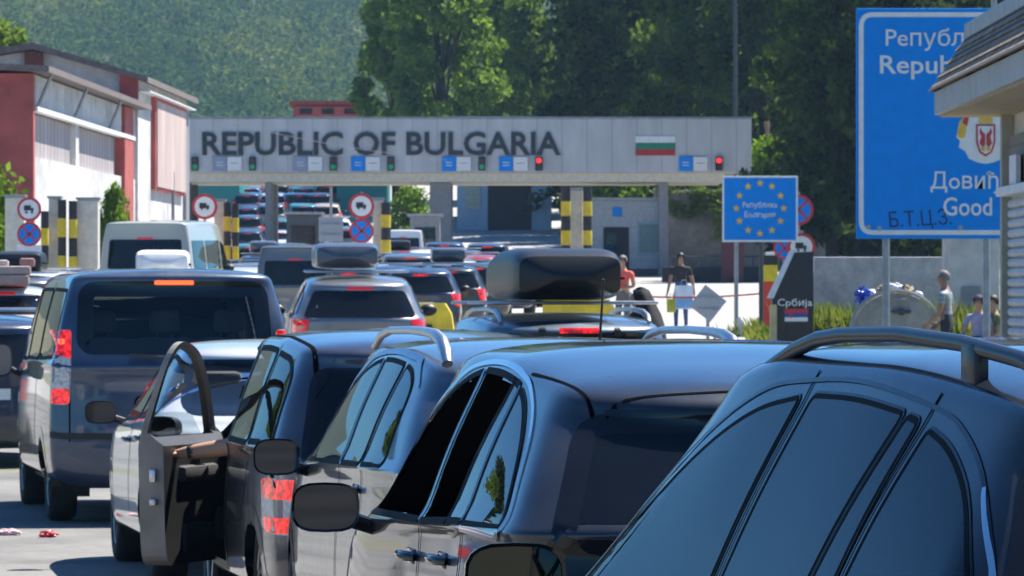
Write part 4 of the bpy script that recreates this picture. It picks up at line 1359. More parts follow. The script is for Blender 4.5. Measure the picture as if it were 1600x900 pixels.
for (a, b, tp, lb) in ((6, 36, 308, 'white board at the far left edge of the left island'), (74, 92, 310, 'white board between the round signs and the striped pair'), (119, 152, 312, 'wide white board right of the left striped pair'),
    (334, 351, 314, 'cream board between the round sign and the thin striped posts'), (582, 598, 312, 'cream board between the two round signs and thick striped post'), (892, 911, 296, 'narrow white board between two striped posts below the gate')):
    dd_ = 118.0 if b < 160 else IY
    end_board(px((a + b) / 2, dd_), dd_ + .2, (b - a) / F_PX * dd_, pz(tp, dd_) - G(dd_), lb)

# round prohibition signs
def ring_poly(cx, cz, r, n=32): return [(cx + r * math.cos(a), cz + r * math.sin(a)) for a in np.linspace(0, 2 * math.pi, n, endpoint=False)]
def disc(name, r, y, m, parent, cz=0.0, t=.015, cx=0.0):
    q = MB(); q.cyl((cx, y, cz), (cx, y - t, cz), r, n=32); return q.build(name, m, parent)
def no_truck(root, cz, r, glyph='truck'):
    p = disc('prohibition_disc', r, -.05, M['sign_red'], root, cz)
    disc('white_face', r * .78, -.066, M['white'], p, cz, .004)
    q = MB()
    if glyph == 'truck':
        q.box(-.05 * r / .35, -.073, cz + .03, .20 * r / .35, .006, .15 * r / .35); q.box(.09 * r / .35, -.073, cz - .005, .07 * r / .35, .006, .09 * r / .35)
        q.cyl((-.08 * r / .35, -.07, cz - .07), (-.08 * r / .35, -.078, cz - .07), .03, n=10); q.cyl((.08 * r / .35, -.07, cz - .07), (.08 * r / .35, -.078, cz - .07), .03, n=10)
    q.build('truck_symbol', M['letter'], p)
def no_stop(root, cz, r):
    p = disc('no_stopping_disc', r, -.05, M['sign_red'], root, cz)
    disc('blue_face', r * .80, -.066, M['sign_blue'], p, cz, .004)
    q = MB()
    for s in (1, -1): q.box(0, -.073, cz, 2 * r * .82, .006, r * .17, rot=Matrix.Rotation(R(45) * s, 3, 'Y'))
    q.build('red_cross', M['sign_red'], p)
def sign_post(x, d, items, top, label, plate=None, r=.04):
    t = empty('road_sign', (px(x, d), d, G(d)), 0, label, 'road sign', 'round prohibition signs')
    q = MB(); q.cyl((0, 0, -.2), (0, 0, pz(top, d) - G(d)), r, n=10); q.build('post', M['steel'], t)
    for kind, yy, rad in items:
        cz = pz(yy, d) - G(d); rr = rad / F_PX * d
        if kind == 't': no_truck(t, cz, rr)
        elif kind == 's': no_stop(t, cz, rr)
    if plate: MB().box(0, -.05, pz(plate, d) - G(d), .55, .02, .30, .004).build('plate', M['white'], t)
    return t
sign_post(46, 115, [('t', 327, 19), ('s', 366, 19)], 308, 'no trucks and no stopping signs on a post at the left booths', plate=393)
sign_post(320, 150, [('t', 323, 20)], 302, 'single round no trucks sign above the cream minibus')
sign_post(565, 148, [('t', 322, 20), ('s', 361, 19)], 300, 'no trucks sign over blue no stopping sign beside the thick striped post', plate=387)
s_ = sign_post(1247, 118, [('s', 328, 24), ], 300, 'blue and red no stopping sign half hidden by the starry sign')
s2 = sign_post(1226, 112, [('s', 388, 18)], 368, 'small no stopping sign low beside the dark monument')
s3 = sign_post(1252, 111, [('t', 386, 22)], 360, 'round white sign low, just above the dark monument', plate=415)

# square sign backs
def sign_back(x, y, d, s, rot, top, label):
    t = empty('sign_back', (px(x, d), d, G(d)), 0, label, 'road sign', 'signs seen from behind')
    zc = pz(y, d) - G(d); sz = s / F_PX * d
    q = MB(); q.box(0, 0, zc, sz, .02, sz, .006, rot=Matrix.Rotation(rot, 3, 'Y')); q.build('plate_back', mat('ribbed aluminium back', (.34, .36, .39), .5, .3, var=.2, scale=8, stretch=(8, 1, 8)), t)
    q = MB()
    for k in (-1, 1): q.box(0, -.02, zc + k * sz * .22, sz * .8, .03, .04)
    q.build('rail', M['steel'], t)
    q = MB(); q.cyl((0, .05, -.1), (0, .05, pz(top, d) - G(d)), .035, n=8); q.build('post', M['steel'], t)
sign_back(517, 358, 135, 38, 0, 292, 'square grey back of a sign on a post before the teal shed')
sign_back(1106, 474, 100, 42, R(38), 460, 'tilted diamond grey back of a sign beside the walking man')

# ------------------------------------------------------------------ buildings beyond the gate
def simple_block(name, x0, x1, y0, y1, z0, z1, m, label, cat='building'):
    t = empty(name, ((x0 + x1) / 2, y0, z0), 0, label, cat)
    MB().box(0, (y1 - y0) / 2, (z1 - z0) / 2 - .3, x1 - x0, y1 - y0, z1 - z0 + .6).build('wall', m, t)
    return t
t = simple_block('shed', px(225, 300), px(374, 300), 300, 312, G(300), 11.0, M['teal'], 'teal clad shed seen under the left end of the gate')
MB().box(0, 6, 11.1 - G(300), px(374, 300) - px(225, 300) + .4, 12.4, .2).build('roof', M['steel'], t)
t = simple_block('shed', px(526, 302), px(604, 302), 302, 312, G(302), 10.6, M['teal'], 'teal clad shed seen under the gate beside the two round signs')
MB().box(0, 5, 10.7 - G(302), px(604, 302) - px(526, 302) + .4, 10.4, .2).build('roof', M['steel'], t)
t = simple_block('inspection_hall', px(714, 284), px(862, 284), 284, 300, G(284), 11.5, M['lightblue'], 'pale blue inspection hall with a dark open bay under the gate', 'building')
MB().box(px(796, 284) - (px(714, 284) + px(862, 284)) / 2, .1, 2.4, 68 / F_PX * 284, .3, 4.9).build('bay_shade_panel', M['dark'], t)  # solid dark panel, the bay's inner shade put into its colour
MB().box(-1.75, -.03, 2.2, .8, .06, 2.0).build('window', mat('yellowed pane', (.35, .38, .30), .3), t)
MB().box(0, 8, 11.6 - G(284), 5.6, 16.4, .2).build('roof', M['steel'], t)
t = simple_block('red_roofed_house', px(458, 330), px(566, 330), 330, 340, 8.5, pz(166, 330), M['red'], 'red wall and roof showing above the gate lettering', 'building')
MB().box(0, 5, pz(161, 330) - 8.5, 108 / F_PX * 330 + .5, 10.6, .25).build('roof', mat('red tiles', (.30, .05, .04), .8, bump=.4), t)
for k in (-1.4, 0, 1.5): MB().box(k, -.03, pz(174, 330) - 8.5, .8, .06, .35).build('window', M['dark'], t)
# stone retaining wall + ivy, low dark barrier
sw = empty('retaining_wall', (px(1100, 243), 243, G(243)), 0, 'tall stained stone retaining wall right of the booth', 'wall')
MB().box(2.4, .6, 1.7, 9.5, 1.2, 4.0, .05).build('stone_face', M['stone'], sw)
MB().box(2.4, .55, 3.76, 9.7, 1.35, .14, .03).build('coping', M['concrete'], sw)
bank = fast_mesh('bank', np.array([(6, 244.2, 2.4), (60, 244.2, 2.4), (60, 175, 2.6), (14.5, 190, 2.2), (6, 246, 6.0), (60, 246, 6.2), (60, 330, 8.2), (6, 330, 8.2)]), np.array([(4, 5, 6, 7)]), M['dirt']); tag(bank, kind='structure')
rng = np.random.default_rng(9)
cs = [(rng.uniform(7.0, 13), 242.8, rng.uniform(5.6, 6.9)) for _ in range(34)] + [(rng.uniform(9.6, 10.3), 242.5, rng.uniform(4.6, 6)) for _ in range(7)]
V, F = cards(rng, cs, [(.5, .25, .5)] * len(cs), 60, .22)
tag(fast_mesh('ivy', V, F, LEAF['mid']), 'ivy hanging over the top of the stone retaining wall', 'plant')
lb_ = empty('low_barrier', (px(1116, 205), 205, G(205)), 0, 'low black painted barrier wall across the bright forecourt', 'barrier')
MB().box(0, 0, .25, 4.2, .3, .75, .03).build('barrier_wall', M['blackpaint'], lb_)
for (x, d, w, lb) in ((672, 100, .82, 'yellow painted concrete block ahead of the roof box silver car'), (905, 106, 1.5, 'yellow concrete block seen under the black roof box')):
    t = empty('concrete_block', (px(x, d), d, G(d)), 0, lb, 'barrier', 'yellow concrete blocks')
    q = MB(); hh = .86
    q.prism([(-w / 2, 0, -.1), (w / 2 + .12, 0, -.1), (w / 2, 0, hh - .2), (w / 2 - .12, 0, hh), (-w / 2, 0, hh)], (0, 1, 0), 1.6)
    q.build('block', M['yellow'], t)
    MB().box(-w * .1, -.02, .3, w * .3, .06, .3, .01).build('marking', M['blackpaint'], t)

# lamp poles and cable
t = empty('lamp_post', (px(1149, 246), 246, G(246)), 0, 'slim grey lamp pole standing behind the right end of the gate', 'lamp post', 'lamp posts')
q = MB(); q.cyl((0, 0, -.3), (0, 0, 17), .12, .09, n=10); q.build('pole', M['darkgrey'], t)
q = MB(); q.tube([(0, 0, 16.8), (.3, 0, 17.4), (1.4, 0, 17.6)], .06, 6); q.build('arm', M['steel'], t)
MB().box(1.6, 0, 17.6, .8, .3, .14, .05).build('lamp_head', M['grey'], t)
t = empty('lamp_post', (px(1553, 130), 130, G(130)), 0, 'lamp pole rising behind the big blue sign by the kiosk', 'lamp post', 'lamp posts')
q = MB(); q.cyl((0, 0, -.3), (0, 0, 11), .1, .07, n=10); q.build('pole', M['steel'], t)
q = MB(); q.tube([(0, 0, 10.9), (.3, 0, 11.4), (1.3, 0, 11.6)], .05, 6); q.build('arm', M['steel'], t)
MB().box(1.5, 0, 11.6, .7, .28, .12, .05).build('lamp_head', M['grey'], t)
q = MB(); a, b = Vector((gx(1172), GD + 1, gz(278))), Vector((px(1420, 200), 200, pz(286, 200)))
q.tube([a.lerp(b, t_) + Vector((0, 0, -1.0 * 4 * t_ * (1 - t_) * .3)) for t_ in np.linspace(0, 1, 16)], .022, 5)
tag(q.build('cable', M['steel']), 'thin cable slung from the gate end toward the dark trees', 'cable')
q = MB(); a, b = Vector((gx(240), GD - 2, pz(160, GD - 2))), Vector((gx(700), GD - 5, pz(250, GD - 5)))
q.tube([a.lerp(b, t_) + Vector((0, 0, -1.2 * t_ * (1 - t_))) for t_ in np.linspace(0, 1, 16)], .014, 5)
tag(q.build('cable', M['steel']), 'thin cable crossing in front of the gate lettering', 'cable')

# ------------------------------------------------------------------ stepped building at the left
def striped_mat(name, c1, c2, per, axis='Y'):
    m, nt, b = nodes_of(name)
    tc = nt.nodes.new('ShaderNodeTexCoord'); sp = nt.nodes.new('ShaderNodeSeparateXYZ')
    nt.links.new(tc.outputs['Object'], sp.inputs[0])
    mu = nt.nodes.new('ShaderNodeMath'); mu.operation = 'MULTIPLY'; mu.inputs[1].default_value = 1 / per
    fr = nt.nodes.new('ShaderNodeMath'); fr.operation = 'FRACT'
    nt.links.new(sp.outputs[axis], mu.inputs[0]); nt.links.new(mu.outputs[0], fr.inputs[0])
    r = ramp(nt, fr.outputs[0], [(0, c1), (.12, c1), (.2, c2), (1, c2)])
    n = noise_node(nt, .8, 4, stretch=(1, 1, .3))
    r2 = ramp(nt, n.outputs[0], [(.3, (.75, .74, .74)), (.7, (1.05, 1.05, 1.05))])
    mx = nt.nodes.new('ShaderNodeMix'); mx.data_type = 'RGBA'; mx.blend_type = 'MULTIPLY'; mx.inputs[0].default_value = 1
    nt.links.new(r.outputs[0], mx.inputs[6]); nt.links.new(r2.outputs[0], mx.inputs[7])
    nt.links.new(mx.outputs[2], b.inputs['Base Color']); b.inputs['Roughness'].default_value = .6
    return m
M['ribbed'] = striped_mat('ribbed translucent sheet', (.20, .18, .19), (.42, .37, .37), .8)
M['ribbed2'] = striped_mat('pinkish ribbed sheet', (.30, .22, .20), (.58, .46, .42), .8)
M['oldwhite'] = noisy_mat('old white render', (.42, .41, .40), (.60, .59, .58), (.68, .67, .65), .35, 2.0, bump=.1)
M['roofdark'] = mat('weathered roof sheet', (.16, .13, .12), .8, var=.3)
hall = empty('workshop_hall', (px(50, 130), 130, G(130)), math.atan2(0, 1), 'white and red stepped hall with ribbed window bands, left edge', 'building')
X0 = px(50, 130); zb = G(130)
hall.rotation_euler[2] = R(-1.5)
def hb(name, xa, xb, ya, yb, za, zt, m, par=hall, bev=0):
    return MB().box((xa + xb) / 2 - X0, (ya + yb) / 2 - 130, (za + zt) / 2 - zb, xb - xa, yb - ya, zt - za, bev).build(name, m, par)
e1 = pz(108, 130)
XF = X0 + .02      # facade plane of both volumes (faces +X)
hb('wall', X0 - 9, XF - .45, 130.05, 156, zb - .6, e1 - .1, M['oldwhite'])
hb('end_wall', X0 - 9, XF + .05, 129.7, 130.05, zb - .4, e1 - .12, M['red'])
hb('facade_upper', XF - .45, XF, 130.05, 156, pz(166, 130), e1 - .12, M['oldwhite'])
hb('facade_lower', XF - .45, XF, 130.05, 156, zb - .4, pz(244, 130), M['oldwhite'])
hb('sill', XF - .1, XF + .12, 130.05, 155, pz(166, 130) - .12, pz(166, 130), M['white'])
for (ya, yb) in ((130.4, 140.2), (140.9, 152.0)):
    hb('ribbed_window', XF - .32, XF - .2, ya, yb, pz(244, 130), pz(166, 130) - .12, M['ribbed'])
hb('mullion', XF - .44, XF - .04, 140.2, 140.9, pz(244, 130), pz(166, 130) - .12, M['oldwhite'])
hb('red_pier', XF - .45, XF + .10, 152.0, 154.6, zb - .4, e1 - .12, M['red'])
q = MB()
q.prism([(X0 - 9 - X0, -.6, e1 + .35 - zb), (XF + .48 - X0, -.6, e1 - .10 - zb), (XF + .48 - X0, -.6, e1 + .06 - zb), (X0 - 9 - X0, -.6, e1 + .5 - zb)], (0, 1, 0), 26.9)
q.build('roof', M['roofdark'], hall)
for yy in (130.6, 139, 148):
    q = MB(); q.tube([(XF - X0 + .03, yy - 130, e1 - 1.0 - zb), (XF + .40 - X0, yy - 130, e1 - .12 - zb)], .05, 6); q.build('eave_brace', M['steel'], hall)
# taller rear volume with gable end
e2 = pz(115, 156); pk = pz(72, 156); xp = px(52, 156) - .68; XG = X0 + .14
q = MB()
q.prism([(xp - 5.2 - X0, 26.2, -1), (XG - .05 - X0, 26.2, -1), (XG - .05 - X0, 26.2, e2 - .1 - zb), (xp - X0, 26.2, pk - .12 - zb), (xp - 5.2 - X0, 26.2, pz(98, 156) - zb - .4)], (0, 1, 0), 16.6)
q.build('wall', M['oldwhite'], hall)
q = MB()
q.prism([(xp - 5.6 - X0, 25.7, pz(98, 156) - zb - .4), (xp - X0, 25.7, pk - .10 - zb), (XG + .30 - X0, 25.7, e2 - .28 - zb), (XG + .30 - X0, 25.7, e2 - .10 - zb), (xp - X0, 25.7, pk + .1 - zb), (xp - 5.6 - X0, 25.7, pz(98, 156) - zb - .18)], (0, 1, 0), 17.6)
q.build('roof', M['roofdark'], hall)
hb('red_patch', XG - .60, XG - .03, 156.05, 156.22, pz(168, 156), pz(112, 156) - .1, M['red'])
hb('vent_box', px(38, 156) - .68, px(66, 156) - .68, 155.95, 156.4, pz(112, 156), pz(82, 156), mat('rusty vent', (.16, .05, .04), .8))
fr_ = hb('window_frame', XG - .06, XG + .10, 160.3, 170.8, pz(296, 165) - .1, pz(166, 165) + .14, M['red'])
hb('ribbed_window', XG - .02, XG + .14, 160.6, 170.5, pz(296, 165), pz(166, 165), M['ribbed2'], fr_)
hb('corner_pier', XG - .06, XG + .06, 171.4, 172.6, zb, e2 - .4, M['grey'])
hb('lintel', XG - .02, XG + .3, 156.4, 172.4, pz(160, 165), pz(158, 165), M['white'])
# antenna-like pipes on the facade
hb('downpipe', XG + .06, XG + .16, 166.0, 166.12, zb, pz(268, 166), M['grey'])

# ------------------------------------------------------------------ star sign, monument, big sign
D_ = 105.0
st = empty('country_sign', (px(1187.5, D_), D_, G(D_)), 0, 'small blue country sign with a ring of yellow stars on a pole', 'road sign')
k = D_ / F_PX; zc = pz(326.5, D_) - G(D_)
MB().box(0, 0, zc, 118 * k, .03, 103 * k, .01).build('white_border', M['white'], st)
MB().box(0, -.012, zc, 112 * k, .024, 97 * k, .006).build('blue_panel', M['sign_blue'], st)
for i in range(12):
    a = 2 * math.pi * i / 12
    cx, cz = 37 * k * math.sin(a), zc + 39.5 * k * math.cos(a) + 1 * k
    pts = [(cx + (6.2 if j % 2 == 0 else 2.7) * k * math.sin(math.pi * j / 5), -.025, cz + (6.2 if j % 2 == 0 else 2.7) * k * math.cos(math.pi * j / 5)) for j in range(10)]
    q = MB(); q.prism(pts, (0, -1, 0), .008); q.build('star', M['sign_yellow'], st)
text_mesh('lettering', 'Република', M['white'], st, 0, zc + 5.5 * k, -.026, 54 * k, 12 * k, bold=.004, depth=.004)
text_mesh('lettering', 'България', M['white'], st, 0, zc - 10 * k, -.026, 48 * k, 12 * k, bold=.004, depth=.004)
q = MB(); q.cyl((-37 * k, .06, -.1), (-37 * k, .06, zc + .5), .045, n=10); q.build('post', M['steel'], st)
q = MB(); q.cyl((2 * k, .06, -.1), (2 * k, .06, zc + .5), .05, n=10); q.build('post', M['darkgrey'], st)

mD = 85.0; k = mD / F_PX
mo = empty('monument', (px(1238, mD), mD, G(mD)), 0, 'dark slanted stone monument carrying white lettering and a small flag', 'monument')
def mxz(x, y): return ((x - 1238) * k, pz(y, mD) - G(mD))
out = [(1207, 560), (1271, 560), (1271, 393), (1243, 394), (1207, 464)]
q = MB(); q.prism([(mxz(*p)[0], 0, mxz(*p)[1]) for p in out], (0, 1, 0), .5)
q.build('slab', mat('polished dark stone', (.012, .011, .012), .25, var=.3), mo)
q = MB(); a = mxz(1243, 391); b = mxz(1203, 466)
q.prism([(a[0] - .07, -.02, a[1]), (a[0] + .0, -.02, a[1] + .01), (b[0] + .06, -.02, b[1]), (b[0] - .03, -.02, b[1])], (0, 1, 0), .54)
q.build('lit_facet', mat('lit facet tone', (.5, .56, .62), .25), mo)  # pale tone puts the light on the slanted facet into its colour
MB().box(mxz(1210, 0)[0] - .02, -.03, .5, .11, .2, 1.1, .01).build('pale_post', mat('ochre post', (.42, .36, .20), .7), mo)
text_mesh('lettering', 'Србија', M['white'], mo, mxz(1242, 0)[0], mxz(0, 474)[1], -.004, 54 * k, 15 * k, bold=.004, depth=.006)
for i, (m_, nm) in enumerate(((M['sign_red'], 'red_stripe'), (mat('flag blue', (.03, .06, .28), .5), 'blue_stripe'), (M['white'], 'white_stripe'))):
    c = mxz(1244, 486 + 6.5 * i); MB().box(c[0], -.006, c[1], 36 * k, .012, 6.4 * k).build(nm, m_, mo)
c = mxz(1236, 492); MB().box(c[0], -.012, c[1], 5 * k, .012, 9 * k, .004).build('flag_crest', M['sign_red'], mo)

bD = 70.0; k = bD / F_PX
bs = empty('border_sign', (px(1540, bD), bD, G(bD)), 0, 'huge blue border sign with white frame, crest and two scripts', 'road sign')
def bx(x): return (x - 1540) * k
def bz(y): return pz(y, bD) - G(bD)
MB().box(0, .05, (bz(13) + bz(373)) / 2, 404 * k, .08, 360 * k, .01).build('blue_panel', M['sign_blue'], bs)
def frame_poly(off):
    x0, x1, z0, z1 = bx(1342) + off, -bx(1342) - off, bz(367) + off, bz(19) - off
    return resample(round_poly([(x0, z0), (x1, z0), (x1, z1), (x0, z1)], .18 - off, 8), .2)
a = round_poly([(bx(1342), bz(367)), (-bx(1342), bz(367)), (-bx(1342), bz(19)), (bx(1342), bz(19))], .20, 8)
b = offset_poly(a, -7.5 * k)
V = [(p[0], .005, p[1]) for p in a] + [(p[0], .005, p[1]) for p in b]; n = len(a)
mesh_obj('white_frame', V, [(i, (i + 1) % n, n + (i + 1) % n, n + i) for i in range(n)], M['white'], bs, False)
text_mesh('lettering', 'Република Србија', M['white'], bs, bx(1540), bz(62), .004, 312 * k, 36 * k, bold=.004, depth=.006)
text_mesh('lettering', 'Republic of Serbia', M['white'], bs, bx(1540), bz(105), .004, 330 * k, 38 * k, bold=.012, depth=.006)
text_mesh('lettering', 'Довиђења', M['white'], bs, bx(1540), bz(285), .004, 172 * k, 35 * k, bold=.006, depth=.006)
text_mesh('lettering', 'Good bye', M['white'], bs, bx(1541), bz(327), .004, 134 * k, 38 * k, bold=.012, depth=.006)
text_mesh('graffiti', 'Б.Т.Ц.З.', mat('sprayed graffiti', (.008, .02, .07), .6), bs, bx(1438), bz(343), .004, 98 * k, 30 * k, bold=-.004, depth=.001, rotz=R(3), shear=-.05)
# crest: mantle, gold and red fringe, shield with two headed eagle
def blob(name, pts, y, m, par):
    q = MB(); q.prism([(bx(x), y, bz(yy)) for x, yy in pts], (0, -1, 0), .006); return q.build(name, m, par)
def sym(pts): return pts + [(3080 - x, y) for x, y in pts[::-1]]
M['gold'] = mat('crest gold', (.70, .42, .04), .4)
cr = blob('mantle', sym([(1540, 168), (1520, 176), (1509, 180), (1499, 190), (1494, 214), (1500, 220), (1498, 230), (1508, 236), (1514, 248), (1528, 254), (1540, 256)])[:-1], .004, M['white'], bs)
blob('fringe', [(1507, 181), (1500, 190), (1495, 213), (1502, 216), (1508, 214), (1510, 196)], -.004, M['gold'], cr)
blob('fringe', [(3080 - x, y) for x, y in [(1507, 181), (1500, 190), (1495, 213), (1502, 216), (1508, 214), (1510, 196)]], -.004, M['gold'], cr)
blob('red_fold', [(1508, 180), (1504, 192), (1511, 197), (1514, 182)], -.012, M['sign_red'], cr)
blob('crown', sym([(1540, 180), (1530, 184), (1529, 192)]), -.012, M['gold'], cr)
sh_ = blob('shield', sym([(1540, 194), (1525, 194), (1525, 222), (1530, 238), (1540, 245)]), -.012, M['sign_red'], cr)
blob('shield_field', sym([(1540, 197), (1528, 197), (1528, 222), (1532, 236), (1540, 241)]), -.02, M['white'], sh_)
for mx_ in (1, -1):
    def mm_(pts): return [(1540 + mx_ * (x - 1540), y) for x, y in pts]
    blob('eagle_wing', mm_([(1539, 210), (1534, 205), (1532, 199), (1530, 206), (1533, 214), (1530, 224), (1535, 230), (1539, 226)]), -.028, M['sign_red'], sh_)
    blob('eagle_foot', mm_([(1538, 228), (1533, 230), (1532, 235), (1538, 236)]), -.034, M['gold'], sh_)
for x in (1385.5, 1543, 1695):
    q = MB(); q.cyl((bx(x), .15, -.3), (bx(x), .15, bz(60)), .05, n=12); q.build('post', M['steel'], bs)
for (x, y) in ((1357, 355), (1374, 357), (1501, 356)):
    q = MB(); q.cyl((bx(x), .012, bz(y)), (bx(x), -.004, bz(y)), .035, n=10); q.build('sticker', mat('old sticker', (.25, .36, .36), .7), bs)

# ------------------------------------------------------------------ shingled kiosk at the right
def shingle_mat():
    m, nt, b = nodes_of('weathered wood shingles')
    tc = nt.nodes.new('ShaderNodeTexCoord')
    br = nt.nodes.new('ShaderNodeTexBrick')
    br.inputs['Scale'].default_value = 1.0; br.inputs['Brick Width'].default_value = .13; br.inputs['Row Height'].default_value = .12
    br.inputs['Mortar Size'].default_value = .016; br.inputs['Color1'].default_value = (.46, .385, .30, 1); br.inputs['Color2'].default_value = (.26, .20, .145, 1); br.inputs['Mortar'].default_value = (.05, .04, .035, 1)
    cb = nt.nodes.new('ShaderNodeCombineXYZ'); sp = nt.nodes.new('ShaderNodeSeparateXYZ')
    nt.links.new(tc.outputs['Object'], sp.inputs[0])
    nt.links.new(sp.outputs[1], cb.inputs[0]); nt.links.new(sp.outputs[2], cb.inputs[1])
    nt.links.new(cb.outputs[0], br.inputs['Vector'])
    n = noise_node(nt, 14, 5); r = ramp(nt, n.outputs[0], [(.3, (.65, .62, .6)), (.75, (1.25, 1.2, 1.15))])
    mx = nt.nodes.new('ShaderNodeMix'); mx.data_type = 'RGBA'; mx.blend_type = 'MULTIPLY'; mx.inputs[0].default_value = 1
    nt.links.new(br.outputs[0], mx.inputs[6]); nt.links.new(r.outputs[0], mx.inputs[7])
    nt.links.new(mx.outputs[2], b.inputs['Base Color']); b.inputs['Roughness'].default_value = .85
    return m
kY0, kY1 = 27.0, 40.0
KX = 3.30
ki = empty('kiosk', (3.8, kY1, G(39)), 0, 'beige kiosk with shingled mansard roof edge and roller shutter', 'building')
def kp(x, y, z): return (x - 3.8, y - kY1, z - G(39))
eb, et, tp_ = pz(180, 40), pz(144, 40), pz(62, 40)
# fascia band round the eave
q = MB()
q.box(*kp((KX + 8) / 2, (kY0 + kY1) / 2, (eb + et) / 2), 8 - KX, kY1 - kY0, et - eb)
q.build('eave_fascia', mat('grey metal fascia', (.32, .32, .32), .5, var=.2, scale=3), ki)
# mansard courses: four overlapping rows so that the butts show
run = .26
for rrow in range(4):
    q = MB()
    z0 = et + (tp_ - et) * rrow / 4; z1 = et + (tp_ - et) * (rrow + 1.06) / 4
    x0 = KX - .05 + run * rrow / 4; x1 = KX - .05 + run * (rrow + 1.0) / 4 + .02
    yo = kY1 + .05 - run * rrow / 4; y1_ = kY1 + .05 - run * (rrow + 1.0) / 4 - .02
    A_ = [kp(x0, kY0, z0 + .005), kp(x0, yo, z0 + .005), kp(8, yo, z0 + .005)]
    B_ = [kp(x1, kY0, z1), kp(x1, y1_, z1), kp(8, y1_, z1)]
    C_ = [kp(x0 + .03, kY0, z0 + .005), kp(x0 + .03, yo - .03, z0 + .005), kp(8, yo - .03, z0 + .005)]
    q.poly([A_[0], B_[0], B_[1], A_[1]]); q.poly([A_[1], B_[1], B_[2], A_[2]])
    q.poly([A_[0], A_[1], C_[1], C_[0]]); q.poly([A_[1], A_[2], C_[2], C_[1]])
    q.build('shingle_course', shingle_mat() if rrow == 0 else bpy.data.materials['weathered wood shingles'], ki)
q = MB(); q.box(*kp((KX + run - .05 + 8) / 2, (kY0 + kY1 - run) / 2, tp_ + .05), 8 - KX - run + .05, kY1 - run - kY0, .12, .01)
q.build('roof_cap', M['steel'], ki)
WX = px(1562, 39.5)
q = MB(); q.box(*kp((WX + .1 + 8) / 2, (kY0 + 39.4) / 2, (eb + G(39) - .2) / 2 + .1), 8 - WX - .1, 39.4 - kY0, eb - G(39)); q.build('wall', M['cream'], ki)
MB().box(*kp((KX + WX) / 2 + .14, (kY0 + kY1) / 2 - .02, eb - .004), WX - KX + .2, kY1 - kY0 - .1, .03).build('soffit', mat('tan soffit board', (.40, .33, .22), .8), ki)
MB().box(*kp(WX + .05, 39.42, (eb + G(39)) / 2), .1, .12, eb - G(39), .008).build('corner_post', mat('beige post', (.40, .37, .30), .6), ki)
MB().box(*kp(WX + .08, 37.9, (pz(292, 38) + pz(205, 38)) / 2), .06, 2.7, pz(205, 38) - pz(292, 38)).build('lattice_panel', striped_mat('brown brick panel', (.10, .075, .055), (.19, .15, .12), .09, 'Z'), ki)
MB().box(*kp(WX + .03, 37.9, pz(295, 38)), .16, 2.8, .07, .01).build('counter_sill', M['white'], ki)
sh2 = MB().box(*kp(WX + .09, 37.9, (pz(300, 38) + G(39)) / 2), .04, 2.7, pz(300, 38) - G(39)).build('roller_shutter', mat('shutter slat', (.50, .50, .50), .5), ki)
q = MB(); zz = G(39) + .05
while zz < pz(302, 38):
    q.cyl(kp(WX + .07, 36.6, zz), kp(WX + .07, 39.25, zz), .036, n=8); zz += .075
q.build('slats', mat('pale shutter slats', (.52, .52, .52), .5), sh2)
MB().box(*kp(WX + .01, 38.4, pz(265, 38.4)), .04, .5, .22, .005).build('notice', M['white'], ki)

# ------------------------------------------------------------------ middle and far traffic
FP = {
 'white': paint('white car paint', (.72, .73, .74), 0, .3, dust=.05),
 'silver': PAINT['silver'], 'black': paint('black car paint', (.008, .008, .009), .1, .3, dust=.03),
 'grey': paint('grey car paint', (.12, .125, .13), .5, .32), 'navy': paint('navy car paint', (.012, .022, .055), .3, .3),
 'red': paint('red car paint', (.35, .012, .012), .1, .3), 'blue': paint('bright blue car paint', (.02, .07, .25), .3, .3),
 'teal': paint('teal car paint', (.01, .16, .16), .2, .3), 'beige': paint('beige car paint', (.45, .40, .31), .2, .35),
 'midgrey': paint('mid grey paint', (.20, .205, .215), .5, .3), 'cream': paint('dull cream paint', (.40, .40, .34), 0, .4, dust=.1),
 'wagon': paint('pale blue grey paint', (.10, .135, .18), .55, .32),
}
HATCH = dict(W=.88, yr=-2.05, yf=2.0, wr=.31, wheels=(-1.25, 1.28),
  belt=[(-2.1, 1.0), (-.5, .98), (.6, .95), (1.0, .94), (1.5, .88), (2.0, .70)],
  roof=[(-2.1, 1.33), (-1.8, 1.42), (-1.2, 1.49), (-.6, 1.51), (-.1, 1.50), (.4, 1.44), (.8, 1.34)],
  Wg=.83, Wr=.66, ygr=-2.0, ytr=-1.78, yc=1.2, ytf=.4, Rr=.36, Rrt=.36,
  win=[[(.68, .97), (.3, 1.22), (-.1, 1.39), (-.42, 1.41), (-.36, .99)], [(-.50, 1.41), (-1.05, 1.38), (-1.55, 1.26), (-1.7, 1.04), (-.44, 1.0)]],
  rear=[(.56, 1.33), (.70, 1.0)], tl=[(.62, .97), (.83, .98), (.83, .72), (.70, .72)])
